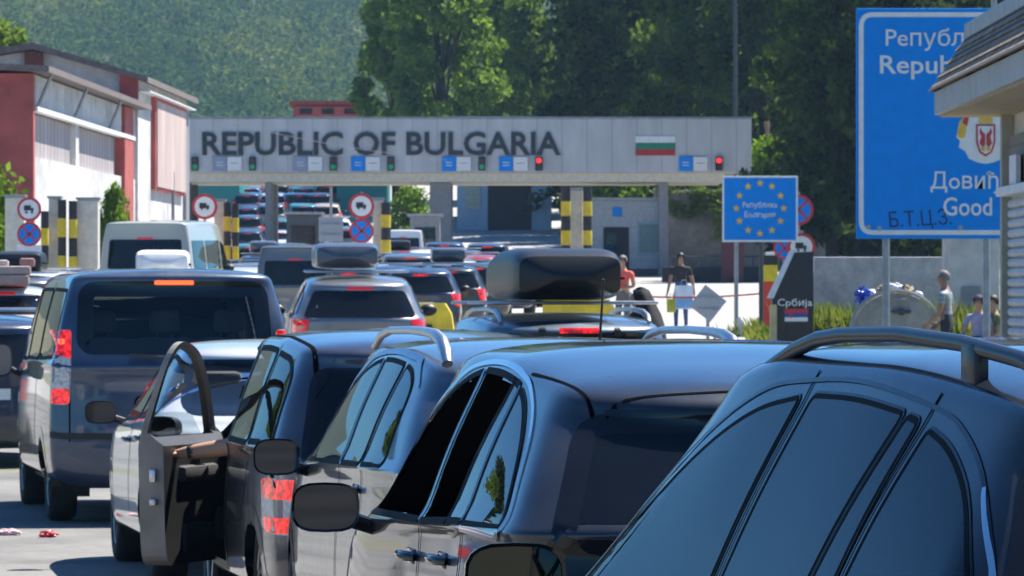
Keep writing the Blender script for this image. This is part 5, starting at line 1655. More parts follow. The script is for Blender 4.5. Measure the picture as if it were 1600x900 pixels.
SALOON = dict(W=.89, yr=-2.3, yf=2.2, wr=.32, wheels=(-1.35, 1.35), deck=True, ybr=-2.22,
  belt=[(-2.35, .96), (-2.0, 1.0), (-1.5, 1.0), (-.5, .97), (.6, .93), (1.0, .92), (1.6, .85), (2.25, .68)],
  roof=[(-1.9, 1.22), (-1.4, 1.36), (-.8, 1.44), (-.2, 1.46), (.3, 1.43), (.7, 1.35)],
  Wg=.82, Wr=.62, ygr=-1.85, ytr=-1.15, yc=1.2, ytf=.4, Rr=.4, Rrt=.4,
  win=[[(.75, .96), (.35, 1.18), (-.1, 1.34), (-.45, 1.37), (-.38, .99)], [(-.52, 1.37), (-.9, 1.34), (-1.2, 1.25), (-1.42, 1.06), (-.46, 1.0)]],
  rear=[(.55, 1.33), (.66, 1.06)], tl=[(.52, .92), (.82, .92), (.83, .76), (.58, .78)])
SUVP = dict(W=.92, yr=-2.25, yf=2.2, wr=.35, wheels=(-1.32, 1.35), ground_clear=.26, zmid=.72,
  belt=[(-2.3, 1.12), (-.5, 1.08), (.7, 1.04), (1.1, 1.02), (1.6, .98), (2.2, .80)],
  roof=[(-2.3, 1.52), (-1.9, 1.60), (-1.2, 1.66), (-.5, 1.67), (.1, 1.63), (.6, 1.52)],
  Wg=.86, Wr=.71, ygr=-2.18, ytr=-1.98, yc=1.15, ytf=.4, Rr=.34, Rrt=.34,
  win=[[(.66, 1.07), (.3, 1.32), (-.1, 1.50), (-.45, 1.54), (-.38, 1.09)], [(-.52, 1.54), (-1.1, 1.53), (-1.75, 1.42), (-1.95, 1.16), (-.45, 1.1)]],
  rear=[(.60, 1.50), (.74, 1.14)], tl=[(.64, 1.20), (.84, 1.14), (.86, .86), (.72, .86)])
VANP = dict(W=.98, yr=-2.9, yf=2.7, wr=.34, wheels=(-1.7, 1.8), ground_clear=.3, zmid=.85, tap_r=.02, tap_f=.1, drop=.10, ybr=-2.9,
  belt=[(-3.0, 1.45), (-.5, 1.45), (1.0, 1.40), (1.6, 1.30), (2.1, 1.15), (2.7, .9)],
  roof=[(-3.0, 2.42), (-2.7, 2.47), (0, 2.5), (.8, 2.45), (1.2, 2.3), (1.8, 2.0)],
  Wg=.97, Wr=.86, ygr=-2.88, ytr=-2.8, yc=2.1, ytf=1.3, Rr=.12, Rrt=.14, spoil=.01,
  win=[[(1.4, 1.48), (1.1, 1.95), (.6, 2.08), (.6, 1.5)], [(.45, 2.08), (-1.1, 2.08), (-1.1, 1.5), (.45, 1.5)], [(-1.25, 2.08), (-2.55, 2.08), (-2.55, 1.5), (-1.25, 1.5)]],
  rear=[(.74, 2.10), (.78, 1.50)], tl=[(.80, 1.15), (.95, 1.15), (.95, .75), (.80, .75)])
def far_car(S, name, res=.45, bars=False):
    root = empty(name)
    sk = Skin(S, res)
    p = FP['white']
    for w in S['win']:
        for fl in (False, True): sk.panel('side_window', round_poly(w, .05, 3), 'side', .008, M['glass'], root, step=.16, flip=fl)
    rp = round_poly([(-a, z) for a, z in S['rear']][::-1] + list(S['rear']), .06, 3)
    sk.panel('rear_window', rp, 'rear', .01, M['glass'], root, step=.16)
    for fl in (False, True): sk.panel('tail_light', round_poly(S['tl'], .03, 3), 'rear', .012, M['red_lens'], root, step=.1, flip=fl)
    zt = S['rear'][0][1] + .045
    sk.panel('third_brake_light', [(-.16, zt), (.16, zt), (.16, zt - .035), (-.16, zt - .035)], 'rear', .014, M['red_lens'], root, step=.1)
    sk.panel('number_plate', [(-.26, .80), (.26, .80), (.26, .69), (-.26, .69)], 'rear', .014, M['plate'], root, step=.2)
    for y in S['wheels']:
        for sd in (-1, 1):
            q = lathe_x('wheel', [(.0, sd * .11), (S['wr'] * .6, sd * .11), (S['wr'] * .64, sd * .13), (S['wr'], sd * .1), (S['wr'], -sd * .1), (0, -sd * .1)], M['rubber'], root, (sd * (S['W'] * .93 - .06), y, S['wr']), 16)
            hub = MB(); hub.cyl((sd * .10, 0, 0), (sd * .135, 0, 0), S['wr'] * .58, n=14); hub.build('rim', M['rim'], q)
    for sd in (-1, 1):
        q = MB(); q.sph((sd * (S['W'] + .1), .62 * S['yf'] / 2.2, S['belt'][-4][1] + .1), .12, .07, .08, 10)
        q.build('mirror', M['black'], root, True)
    sk.finish(p, root)
    return root
def recolor(root, m, lit=False):
    if lit:
        for ch in root.children:
            if ch.name.split('.')[0] in ('tail_light', 'third_brake_light'):
                ch.material_slots[0].link = 'OBJECT'; ch.material_slots[0].material = M['lit']
    for ch in root.children:
        if ch.name.split('.')[0] == 'body':
            ch.material_slots[0].link = 'OBJECT'; ch.material_slots[0].material = m
proto = {'hatch': far_car(HATCH, 'hatchback'), 'saloon': far_car(SALOON, 'saloon_car'), 'suv': far_car(SUVP, 'suv'), 'van': far_car(VANP, 'minibus')}
used = set()
def place(kind, x, d, yaw, col, label, group='cars queueing further ahead', s=1.0, cat=None, lit=False):
    o = proto[kind] if kind not in used else copy_tree(proto[kind])
    used.add(kind)
    o.location = (px(x, d), d, G(d)); o.rotation_euler = (R(0), 0, R(yaw))
    sl = (G(d + 2) - G(d - 2)) / 4
    o.rotation_euler = (math.atan(sl), 0, R(yaw))
    o.scale = (s, s, s)
    for ch in o.children:
        if ch.name.split('.')[0] in ('tail_light', 'third_brake_light'):
            ch.material_slots[0].link = 'OBJECT'; ch.material_slots[0].material = M['red_lens']
    recolor(o, FP[col], lit)
    tag(o, label, cat or ('van' if kind == 'van' else 'car'), group)
    return o

# car with the black roof box, second lane
Gc = dict(HATCH); Gc.update(name='estate_car', at=(.26, 44.2), yaw=8.5, paint='steel', W=.97, yr=-2.25, z=0.0,
  label='pale blue estate carrying a big black roof box, wide brake lamp lit', group='cars queueing in the second lane',
  ygr=-2.2, ytr=-2.0, roof=[(-2.3, 1.40), (-2.0, 1.50), (-1.4, 1.57), (-.6, 1.60), (-.1, 1.59), (.4, 1.53), (.8, 1.42)],
  Wg=.92, Wr=.76,
  windows=[dict(p=[(.68, 1.0), (.3, 1.25), (-.1, 1.42), (-.42, 1.45), (-.36, 1.02)], ring=.03), dict(p=[(-.50, 1.45), (-1.12, 1.44), (-1.05, 1.03), (-.44, 1.02)], ring=.03), dict(p=[(-1.22, 1.43, .05), (-1.6, 1.36, .1), (-1.8, 1.2, .1), (-1.84, 1.06), (-1.2, 1.04)], ring=.03)],
  rear=[(.64, 1.425), (.74, 1.02)], rear_ring=.04, mirrors=[(1.03, .6, 1.0, 'paint', .2, .15)], handles=[], interior=False,
  panels=[dict(name='third_brake_light', p=[(-.17, 1.475), (.17, 1.475), (.17, 1.44), (-.17, 1.44)], axis='rear', mat='lit', both=False, off=.014, r=.012),
          dict(name='tail_light', p=[(.62, .98), (.84, .99), (.84, .72), (.70, .72)], axis='rear', mat='lit'),
          dict(name='washer_hinge', p=[(.28, 1.47), (.34, 1.47), (.34, 1.42), (.28, 1.42)], axis='rear', mat='black', off=.03)])
PAINT['wagon'] = FP['wagon']; Gc['paint'] = 'wagon'
near_car(Gc)
for sd in (-1, 1):
    rail(Gc['root'], [(sd * .63, .3, 1.555), (sd * .63, .15, 1.60), (sd * .63, -.2, 1.63), (sd * .62, -1.0, 1.635), (sd * .62, -1.5, 1.615), (sd * .62, -1.72, 1.575), (sd * .62, -1.80, 1.53)], [.015, .018, .02, .02, .024, .027, .02], M['alu'])
def roof_bars(root, ys, z, w=1.5):
    for y in ys:
        q = MB(); q.box(0, y, z, w, .08, .03, .012); 
        q.build('roof_bar', M['alu'], root, True)
roof_bars(Gc['root'], (-.15, -1.15), 1.69, 1.62)
def roof_box(x, y, z, yaw, L, Wd, H, m, label, lid=None, nose=.55):
    root = empty('roof_box', (x, y, z), R(yaw), label, 'roof box', 'roof boxes')
    def shell(z0, z1, name, mt, up):
        V, F = [], []; ny, na = 22, 20
        for j in range(ny):
            t = j / (ny - 1); yy = -L / 2 + L * t
            e = (1 - abs(2 * t - 1) ** 5) ** .35
            nz = 1 - (max(0, t - .5) / .5) ** 2 * nose
            w = Wd / 2 * (.75 + .25 * e) * (1 if 0 < j < ny - 1 else .5)
            for i in range(na + 1):
                a = math.pi * i / na
                cx = math.copysign(abs(math.cos(a)) ** .30, math.cos(a)); cz = abs(math.sin(a)) ** .36
                V.append((w * cx, yy, z0 + (z1 - z0) * cz * (nz if up else 1) * max(.08, e)))
        for j in range(ny - 1):
            for i in range(na): F.append((j * (na + 1) + i, j * (na + 1) + i + 1, (j + 1) * (na + 1) + i + 1, (j + 1) * (na + 1) + i))
        for j in (0, ny - 1): F.append(tuple(j * (na + 1) + i for i in range(na + 1)))
        bm = bmesh.new(); vs = [bm.verts.new(v) for v in V]
        for f in F: bm.faces.new([vs[i] for i in f])
        bmesh.ops.recalc_face_normals(bm, faces=bm.faces[:])
        q = MB(); q.bm.free(); q.bm = bm
        return q.build(name, mt, root, True)
    shell(H * .42, H, 'lid', lid or m, True)
    shell(H * .42, 0, 'tray', m, False)
    q = MB(); q.tube([(Wd / 2 * 1.0, -L * .42, H * .42), (Wd / 2 * 1.01, 0, H * .42), (Wd / 2, L * .40, H * .42)], .012, 6); q.build('seam', M['gap'], root)
    return root
M['boxblack'] = mat('black box plastic', (.009, .009, .010), .36, bump=.05, bscale=60)
M['boxgrey'] = mat('grey box plastic', (.07, .085, .11), .3, coat=.4)
yw = R(8.5); c = Vector((.16, 44.2))
def loc2(root, lx, ly):
    a = root.rotation_euler[2]; return root.location[0] + lx * math.cos(a) - ly * math.sin(a), root.location[1] + lx * math.sin(a) + ly * math.cos(a)
x_, y_ = loc2(Gc['root'], -.03, -.75)
roof_box(x_, y_, 1.71, 8.5, 2.1, .92, .44, M['boxblack'], 'big black roof box on the pale blue estate car')

# silver suv with grey roof box
h = place('hatch', 553, 72, 4, 'midgrey', 'grey hatchback with a dark grey roof box, ahead of the steel estate', 'cars queueing in the second lane', s=1.1)
roof_bars(h, (-.1, -1.1), 1.56, 1.3)
hx, hy = px(541, 72), 71.4
roof_box(hx, hy, G(72) + 1.745, 4, 1.9, .90, .36, M['boxgrey'], 'dark grey roof box on the grey hatchback ahead of the steel estate')
l = place('hatch', 256, 71, 3, 'white', 'white car with a white roof box seen over the blue van', s=1.06)
roof_bars(l, (-.1, -.9), 1.56, 1.3)
roof_box(px(258, 71), 70.6, G(71) + 1.67, 3, 1.8, .74, .34, M['white'], 'white roof box showing over the roof of the blue van')
place('van', 268, 107, -7, 'cream', 'cream high roof minibus under the round no trucks sign', cat='minibus', s=1.0)
place('hatch', -42, 52.5, 9, 'navy', 'navy car at the left edge beside the blue van', 'cars queueing in the left lane')
for (x_, y_, col_, kd, lb) in ((-3.45, 19.8, 'black', 'hatch', 'black hatchback added unseen in the left lane for reflections in the steel estate'), (-4.45, 25.6, 'silver', 'saloon', 'silver saloon added unseen in the left lane for reflections in the people carrier')):  # added cars out of view, there to be reflected in the near cars
    o_ = place(kd, 0, y_, 9.5, col_, lb, 'cars queueing in the left lane'); o_.location[0] = x_
j = place('saloon', 8, 76, 5, 'silver', 'silver saloon with pinkish luggage tied on its roof, left edge', 'cars queueing in the left lane')
lug = empty('luggage', (px(14, 75.5), 75.2, G(76) + 1.47), R(5), 'pinkish wrapped luggage stacked on the silver saloon roof', 'luggage')
for i, (lx, ly, lz, sx, sy, sz, c_) in enumerate(((-.15, 0, .07, .95, 1.2, .14, (.30, .22, .19)), (-.1, 0, .21, .9, 1.1, .13, (.36, .28, .25)), (-.25, .1, .32, .55, .9, .09, (.5, .44, .4)), (.30, -.2, .33, .22, .5, .12, (.40, .20, .17)))):
    q = MB(); q.box(lx, ly, lz, sx, sy, sz, .03); q.build('bundle', mat('wrapped bundle %s' % 'abcd'[i], c_, .7, bump=.4), lug, True)
place('hatch', 75, 98, 3, 'white', 'white car roof showing beside the white boards, far left', s=1.0)
place('saloon', -5, 104, 3, 'silver', 'silver saloon at the far left, ahead of the luggage car', s=1.0)
v2 = place('van', 462, 104, 2, 'grey', 'pale grey van roof behind the grey roof box', s=.80, cat='van')
place('hatch', 655, 108, 2, 'navy', 'dark navy hatchback with brake lamps lit beside the yellow block', s=1.0, lit=True)
place('suv', 676, 152, 1, 'white', 'white suv beyond the dark navy hatchback, before the gate', s=1.0)
place('hatch', 738, 128, 4, 'black', 'black hatchback left of the big black roof box', s=1.0, lit=True)
place('suv', 762, 186, 0, 'black', 'black suv with red lamps under the gate middle', s=1.0, lit=True)
place('hatch', 722, 172, 1, 'grey', 'grey hatchback squeezed between white suv and black suv', s=1.0)
place('saloon', 800, 150, 2, 'grey', 'grey saloon partly hidden by the black roof box', s=1.0)
place('van', 632, 206, 0, 'white', 'white van under the gate right of the thick striped post', s=.85)
place('hatch', 648, 176, 1, 'red', 'red hatchback just before the gate, behind the white suv', s=1.0)
place('saloon', 440, 140, 1, 'grey', 'grey saloon before the teal shed left of the square sign back', s=1.0)
place('hatch', 400, 128, 2, 'black', 'black hatchback right of the cream minibus', s=1.0)
place('hatch', 478, 160, 1, 'navy', 'navy hatchback behind the pale grey van', s=1.0)
place('suv', 540, 165, 1, 'black', 'black suv between the square sign back and round signs', s=1.0)
place('saloon', 600, 128, 2, 'silver', 'silver saloon behind the thick striped post', s=1.0)
place('suv', 392, 182, 1, 'teal', 'teal suv approaching the gate behind the thin striped posts', s=1.0)
place('hatch', 385, 112, 2, 'silver', 'silver hatchback right behind the cream minibus', s=1.0)
for (x, d, k_, col_, lit_, lb) in ((412, 150, 'hatch', 'navy', True, 'navy hatchback with brake lamps lit, left of the tall grey pole'), (452, 186, 'suv', 'black', False, 'black suv left of the dark inspection cabin'), (503, 142, 'saloon', 'grey', True, 'grey saloon with brake lamps lit under the square sign back'), (522, 196, 'hatch', 'blue', False, 'bright blue hatchback beyond the square sign back'),
    (566, 200, 'hatch', 'navy', False, 'navy hatchback beyond the two round signs'), (578, 150, 'hatch', 'black', True, 'black hatchback behind the two round signs'), (622, 166, 'saloon', 'black', True, 'black saloon right of the thick striped post'), (640, 138, 'suv', 'grey', False, 'grey suv behind the dark navy hatchback'),
    (694, 196, 'suv', 'navy', True, 'navy suv under the wide gate column'), (706, 140, 'hatch', 'silver', True, 'silver hatchback right of the white suv'), (700, 118, 'hatch', 'black', True, 'black hatchback right behind the white suv, lamps lit'), (782, 138, 'saloon', 'navy', True, 'navy saloon left of the black roof box top'),
    (830, 172, 'hatch', 'grey', False, 'grey hatchback behind the black roof box'), (745, 152, 'hatch', 'red', True, 'dark red hatchback between the black cars'), (615, 116, 'hatch', 'navy', False, 'navy hatchback left of the dark navy one'), (545, 112, 'hatch', 'grey', True, 'grey hatchback just beyond the dark grey roof box'),
    (432, 122, 'saloon', 'navy', False, 'navy saloon between the minibus and grey van'), (505, 120, 'hatch', 'black', True, 'black hatchback beside the pale grey van'), (130, 112, 'saloon', 'navy', False, 'navy saloon left of the cream minibus'), (34, 88, 'hatch', 'grey', False, 'grey hatchback ahead of the luggage car')):
    place(k_, x, d, 1.5, col_, lb, s=1.0, lit=lit_)
for (x, d, zt, col_, lb) in ((503, 142.6, 1.50, 'boxgrey', 'dark grey roof box on the grey saloon under the square sign back'), (545, 112.5, 1.56, 'boxblack', 'black roof box on the grey hatchback beyond the other roof box'), (700, 118.5, 1.56, 'boxgrey', 'dark grey roof box on the black hatchback behind the white suv'), (622, 166.5, 1.50, 'boxblack', 'black roof box right of the thick striped post'), (34, 88.4, 1.56, 'boxblack', 'black roof box on the grey hatchback at the far left'), (412, 150.4, 1.56, 'boxgrey', 'dark grey roof box left of the tall grey pole')):
    roof_box(px(x, d), d, G(d) + zt, 1.5, 1.8, .82, .36, M[col_], lb)
rr = random.Random(3)
cols = ['navy', 'silver', 'black', 'grey', 'blue', 'black', 'teal', 'red', 'white', 'navy', 'grey', 'teal', 'beige']
rows = [(255, (392, 440, 470, 545, 640)), (268, (386, 432, 486, 528)), (281, (392, 424, 470, 508)), (294, (388, 430, 462, 500)), (307, (392, 428, 468, 512)), (320, (386, 420, 458, 496)), (334, (396, 436, 472, 508)), (348, (388, 428, 466, 500))]
i = 0
cn = {'white': 'white', 'silver': 'silver', 'navy': 'navy', 'grey': 'grey', 'blue': 'bright blue', 'black': 'black', 'teal': 'teal', 'red': 'red', 'beige': 'beige'}
ordn = ['first', 'second', 'third', 'fourth', 'fifth', 'sixth', 'seventh', 'eighth']
for r_i, (d, xs_) in enumerate(rows):
    for c_i, x in enumerate(xs_):
        k = rr.choice(['hatch', 'suv', 'saloon', 'suv', 'van'] if r_i > 2 else ['hatch', 'suv', 'saloon'])
        cc = cols[i % len(cols)]; i += 1
        place(k, x + rr.uniform(-5, 5), d, rr.uniform(-4, 6), cc, '%s %s, %s from left in the %s row up the slope' % (cn[cc], {'hatch': 'hatchback', 'suv': 'suv', 'saloon': 'saloon', 'van': 'van'}[k], ordn[c_i], ordn[r_i]), 'vehicles packed on the slope beyond the gate', s=1.0)
# dark passport cabins standing in the lanes under the gate
for (x, d, w, tp, lb, mm) in ((474, 226, 1.5, 335, 'dark grey inspection cabin in the lane left of the square sign back', 'darkgrey'), (664, 222, 1.3, 338, 'pale grey inspection cabin under the wide gate column', 'grey')):
    t = empty('inspection_cabin', (px(x, d), d, G(d)), 0, lb, 'booth', 'inspection cabins')
    hh = pz(tp, d) - G(d)
    MB().box(0, .8, hh / 2 - .1, w, 1.6, hh + .2, .03).build('wall', M[mm], t)
    MB().box(0, .8, hh + .05, w + .25, 1.9, .1, .02).build('roof', M['steel'], t)
    w_ = MB().box(0, -.02, hh * .62, w * .7, .05, hh * .4, .01).build('window', M['glass'], t)
# ------------------------------------------------------------------ right bank: low wall, block, dumpster, plants
t = empty('low_wall', (px(1380, 120), 120, G(120)), 0, 'flaking grey low wall behind the dumpster and grass', 'wall')
MB().box(.15, .2, .75, 240 / F_PX * 120, .35, pz(402, 120) - G(120) + .2, .03).build('wall', M['wallgrey'], t)
t = empty('utility_block', (px(1524, 114), 114, G(114)), 0, 'plain pale rendered block under the big blue sign', 'building')
hh = pz(370, 114) - G(114)
MB().box(0, 1.2, hh / 2 - .1, 76 / F_PX * 114, 2.4, hh + .2, .02).build('wall', M['oldwhite'], t)
MB().box(0, 1.2, hh + .04, 76 / F_PX * 114 + .15, 2.5, .08, .01).build('roof', M['concrete'], t)
MB().box(-.1, -.03, .75, .42, .06, .6, .01).build('shutter', M['grey'], t)
# grass on the verge: tufts
rg = np.random.default_rng(12)
Vs, Fs, nb = [], [], 0
for _ in range(5200):
    d = rg.uniform(84, 118); xx = rg.uniform(edge_x(d) + .25, edge_x(d) + 7.5)
    if math.sin(xx * 1.7 + d * .31) + math.sin(d * .55 + 1.3 * xx) * .8 < .1 + .5 * rg.random(): continue
    z0 = G(d) + .0; hgt = rg.uniform(.12, .42)
    for b in range(5):
        a = rg.uniform(0, 6.28); lx, ly = math.cos(a) * hgt * .5, math.sin(a) * hgt * .5
        w = .022; ox, oy = rg.normal() * .07, rg.normal() * .07
        px_, py_ = -math.sin(a) * w, math.cos(a) * w
        Vs += [(xx + ox - px_, d + oy - py_, z0), (xx + ox + px_, d + oy + py_, z0), (xx + ox + lx * .4 + px_ * .8, d + oy + ly * .4 + py_ * .8, z0 + hgt * .7), (xx + ox + lx, d + oy + ly, z0 + hgt)]
        Fs.append((nb, nb + 1, nb + 2, nb + 3)); nb += 4
tag(fast_mesh('grass', np.array(Vs), np.array(Fs), LEAF['grass']), kind='stuff')
def tuft(x, d, h_, w_, n_, seed, label):
    r3 = np.random.default_rng(seed); Vs, Fs = [], []
    for b in range(n_):
        a = r3.uniform(0, 6.28); hh = h_ * r3.uniform(.5, 1); ox, oy = r3.normal(size=2) * w_ * .35
        lx, ly = math.cos(a) * hh * .35, math.sin(a) * hh * .35; w = .018 * r3.uniform(.8, 1.8)
        qx, qy = -math.sin(a) * w, math.cos(a) * w; n0 = len(Vs)
        Vs += [(ox - qx, oy - qy, 0), (ox + qx, oy + qy, 0), (ox + lx * .45 + qx, oy + ly * .45 + qy, hh * .6), (ox + lx * .45 - qx, oy + ly * .45 - qy, hh * .6), (ox + lx, oy + ly, hh)]
        Fs += [(n0, n0 + 1, n0 + 2, n0 + 3), (n0 + 3, n0 + 2, n0 + 4, n0 + 4)]
    me = mesh_obj('weed_clump', Vs, [f if f[2] != f[3] else f[:3] for f in Fs], LEAF['grass'], None, False)
    me.location = (px(x, d), d, G(d)); tag(me, label, 'plant', 'weeds on the verge')
for i, (x, d, h_, w_, n_, lb) in enumerate(((1445, 104, 1.0, 1.0, 420, 'tall weed clump before the low wall, right of the dumpster'), (1300, 100, .95, 1.0, 420, 'tall weed clump right of the dark monument'),
    (1536, 104, .9, 1.1, 380, 'weed clump below the pale block'), (1332, 104, .7, .9, 300, 'weed clump left of the dumpster'), (1500, 98, .7, .8, 260, 'small weed clump beside the balding person'), (1180, 104, .5, .9, 220, 'low dry weed clump left of the dark monument'), (1278, 112, .8, 1.0, 300, 'weed clump against the low wall beside the monument'))):
    tuft(x, d, h_, w_, n_, 60 + i, lb)
# dumpster
dD = 80.0; k = dD / F_PX
du = empty('dumpster', (px(1400, dD), dD, G(dD)), 0, 'grey rubbish container with arched ends, heaped with rubbish', 'dumpster')
def dz(y): return pz(y, dD) - G(dD)
out = [(-.62, .15), (.62, .15), (.66, .75)] + [(.655 * math.cos(a), .75 + (dz(458) - .75) * math.sin(a)) for a in np.linspace(0.12, math.pi - .12, 14)] + [(-.66, .75)]
q = MB(); q.prism([(x, 0, z) for x, z in out], (0, 1, 0), .06)
q.prism([(x, 1.0, z) for x, z in out], (0, 1, 0), .06)
q.box(0, .53, .45, 1.24, 1.0, .62)
M['dump'] = noisy_mat('dirty galvanised bin', (.24, .24, .22), (.36, .35, .32), (.43, .41, .38), 1.2, 6)
q.build('container', M['dump'], du)
q = MB(); q.cyl((.08, -.06, dz(487)), (.08, .0, dz(487)), .06, n=14); q.box(.08, -.04, dz(487), .3, .05, .05, .01); q.build('hinge_pivot', M['darkgrey'], du)
q = MB(); q.box(.05, -.02, dz(468), .2, .03, .04, .01); q.build('grip', M['steel'], du)
q = MB(); arc = [(.69 * math.cos(a), -.03, .75 + (dz(454) - .75) * math.sin(a)) for a in np.linspace(0.05, math.pi - .05, 20)]; q.tube(arc, .03, 6); q.build('rim_band', M['steel'], du)
for sx in (-.5, .5):
    q = MB(); q.cyl((sx, .1, .08), (sx + .05, .1, .08), .08, n=12); q.build('castor', M['rubber'], du)
def crumple(name, r, loc, m, seed, label, cat, group, sq=(1, 1, 1)):
    rg2 = np.random.default_rng(seed)
    bm = bmesh.new(); bmesh.ops.create_icosphere(bm, subdivisions=3, radius=r)
    ph = rg2.random((5, 3)) * 6
    for v in bm.verts:
        n = v.co.normalized(); dsp = sum(math.sin(n.x * (4 + 2 * i) + ph[i, 0]) * math.sin(n.y * (4 + 2 * i) + ph[i, 1]) * math.sin(n.z * (3 + i) + ph[i, 2]) for i in range(5)) * .22
        v.co = Vector((n.x * sq[0], n.y * sq[1], n.z * sq[2])) * r * (1 + dsp)
    q = MB(); q.bm.free(); q.bm = bm
    o = q.build(name, m, None, False); o.location = loc
    return tag(o, label, cat, group)
bz0 = pz(462, dD)
M['bagblue'] = mat('blue plastic bag', (.01, .05, .40), .25, coat=.5); M['bagwhite'] = mat('white plastic bag', (.65, .66, .68), .3, coat=.3); M['bagtan'] = mat('cardboard', (.32, .24, .15), .8)
crumple('rubbish_bag', .12, (px(1350, dD), dD + .25, pz(463, dD)), M['bagblue'], 1, 'shiny blue bag on the left shoulder of the dumpster', 'bag', 'bags on the dumpster', (1, 1, 1.2))
for i, (x, y, r, m, lb) in enumerate(((1368, 459, .09, 'bagwhite', 'white bag next to the blue one on the dumpster'), (1385, 452, .10, 'bagtan', 'tan scrap on top of the dumpster, left of the middle'), (1402, 449, .09, 'bagwhite', 'white bag topmost on the dumpster'), (1420, 454, .10, 'bagtan', 'tan scrap right of the topmost white bag'), (1436, 461, .08, 'bagwhite', 'white bag at the right shoulder of the dumpster'))):
    crumple('rubbish_bag', r, (px(x, dD), dD + .5, pz(y, dD)), M[m], 5 + i, lb, 'bag', 'bags on the dumpster', (1.3, 1, .8))
crumple('rubbish_bag', .14, (px(1262, 83), 84.2, G(84) + .12), M['bagwhite'], 31, 'pale crumpled bag lying at the foot of the dark monument', 'bag', None, (1, 1, .9))
# litter on the road, bucket, white sheet
crumple('crushed_can', .05, (px(75, 37), 37, .026), mat('crushed red pack', (.55, .06, .08), .4), 41, 'crushed red and white pack on the asphalt, bottom left', 'litter', None, (1.2, 1, .55))
crumple('crumpled_paper', .05, (px(15, 37.3), 37.3, .024), mat('pinkish crumpled paper', (.72, .45, .45), .6), 42, 'pale pink crumpled paper at the left edge of the asphalt', 'litter', None, (1.6, 1, .5))
t = empty('bucket', (px(1133, 92), 92, G(92)), 0, 'small grey bucket standing beside the starry sign pole', 'bucket')
q = MB(); q.cyl((0, 0, 0), (0, 0, .24), .085, .115, n=16); q.build('pail', M['grey'], t, True)
q = MB(); q.tube([(.11 * math.cos(a), 0, .24 + .1 * math.sin(a)) for a in np.linspace(0, math.pi, 10)], .008, 5); q.build('handle', M['darkgrey'], t)
q = MB(); q.prism([(0, 0, 0), (.22, .05, 0), (.12, 0, .3), (.03, 0, .55), (-.03, 0, .5)], (0, 1, 0), .05); o = q.build('plastic_sheet', M['bagwhite']); o.location = (px(1156, 103), 103.6, G(103.6)); tag(o, 'white plastic sheet hanging by the starry sign pole', 'sheet')
t = empty('striped_post', (px(1203, 108), 108, G(108)), 0, 'yellow and black post with a red base near the dark monument', 'bollard')
kk = 108 / F_PX; zz = [pz(y, 108) - G(108) for y in (500, 440, 414, 399, 394)]
zz[0] = 0
for a, b, mm in zip(zz[:-1], zz[1:], (mat('signal red', (.60, .05, .02), .5), M['yellow'], M['blackpaint'], M['white'])):
    q = MB(); q.box(0, 0, (a + b) / 2, 23 * kk if mm is not M['white'] else 14 * kk, .28, b - a, .012); q.build('band', mm, t)
t = empty('stand', (px(1112, 205), 203, G(203)), 0, 'dark red upright board standing by the black barrier wall', 'board')
MB().box(.75, 0, .8, .9, .2, 1.6, .02).build('panel', mat('dark red panel', (.10, .02, .03), .6), t)

q = MB(); a, b = Vector((px(985, 114), 114, pz(462, 114))), Vector((px(1196, 110), 110, pz(458, 110)))
q.tube([a.lerp(b, t_) + Vector((0, 0, -.25 * t_ * (1 - t_))) for t_ in np.linspace(0, 1, 14)], .02, 5)
tag(q.build('rope', mat('red rope', (.35, .03, .03), .7)), 'red rope strung low across the forecourt behind the walking person', 'rope')
for (x, lb) in ((985, 'short steel rope stake behind the black roof box'), (1196, 'short steel rope stake beside the yellow and red post')):
    t = empty('stake', (px(x, 112), 112, G(112)), 0, lb, 'stake')
    q = MB(); q.cyl((0, 0, -.05), (0, 0, .95), .025, n=8); q.build('rod', M['steel'], t)
    q = MB(); q.cyl((0, 0, -.02), (0, 0, .05), .14, n=14); q.build('foot', M['darkgrey'], t)
# handrail on the far forecourt before the stone wall
t = empty('handrail', (px(1100, 214), 214, G(214)), 0, 'dark steel handrail before the stone retaining wall', 'railing')
q = MB()
for z_ in (.55, 1.0): q.tube([(-1.4, 0, z_), (3.2, 0, z_)], .03, 6)
q.build('rails', M['darkgrey'], t)
for k_ in range(5):
    q = MB(); q.cyl((-1.4 + k_ * 1.15, 0, -.1), (-1.4 + k_ * 1.15, 0, 1.02), .035, n=8); q.build('post', M['darkgrey'], t)
# tree row along the left side of the road, outside the frame (seen in the car windows)
for i_, (x_, y_, pr_, s_) in enumerate(((-25, 80, t_left, .6), (-30, 92, dk, .7))):
    o_ = copy_tree(pr_); o_.location = (x_, y_, G(y_)); o_.scale = (s_, s_, s_); o_.rotation_euler = (0, 0, i_ * 1.7)
    tag(o_, 'tree of the row outside the left edge, mirrored in car windows', 'tree', 'trees outside the left edge')
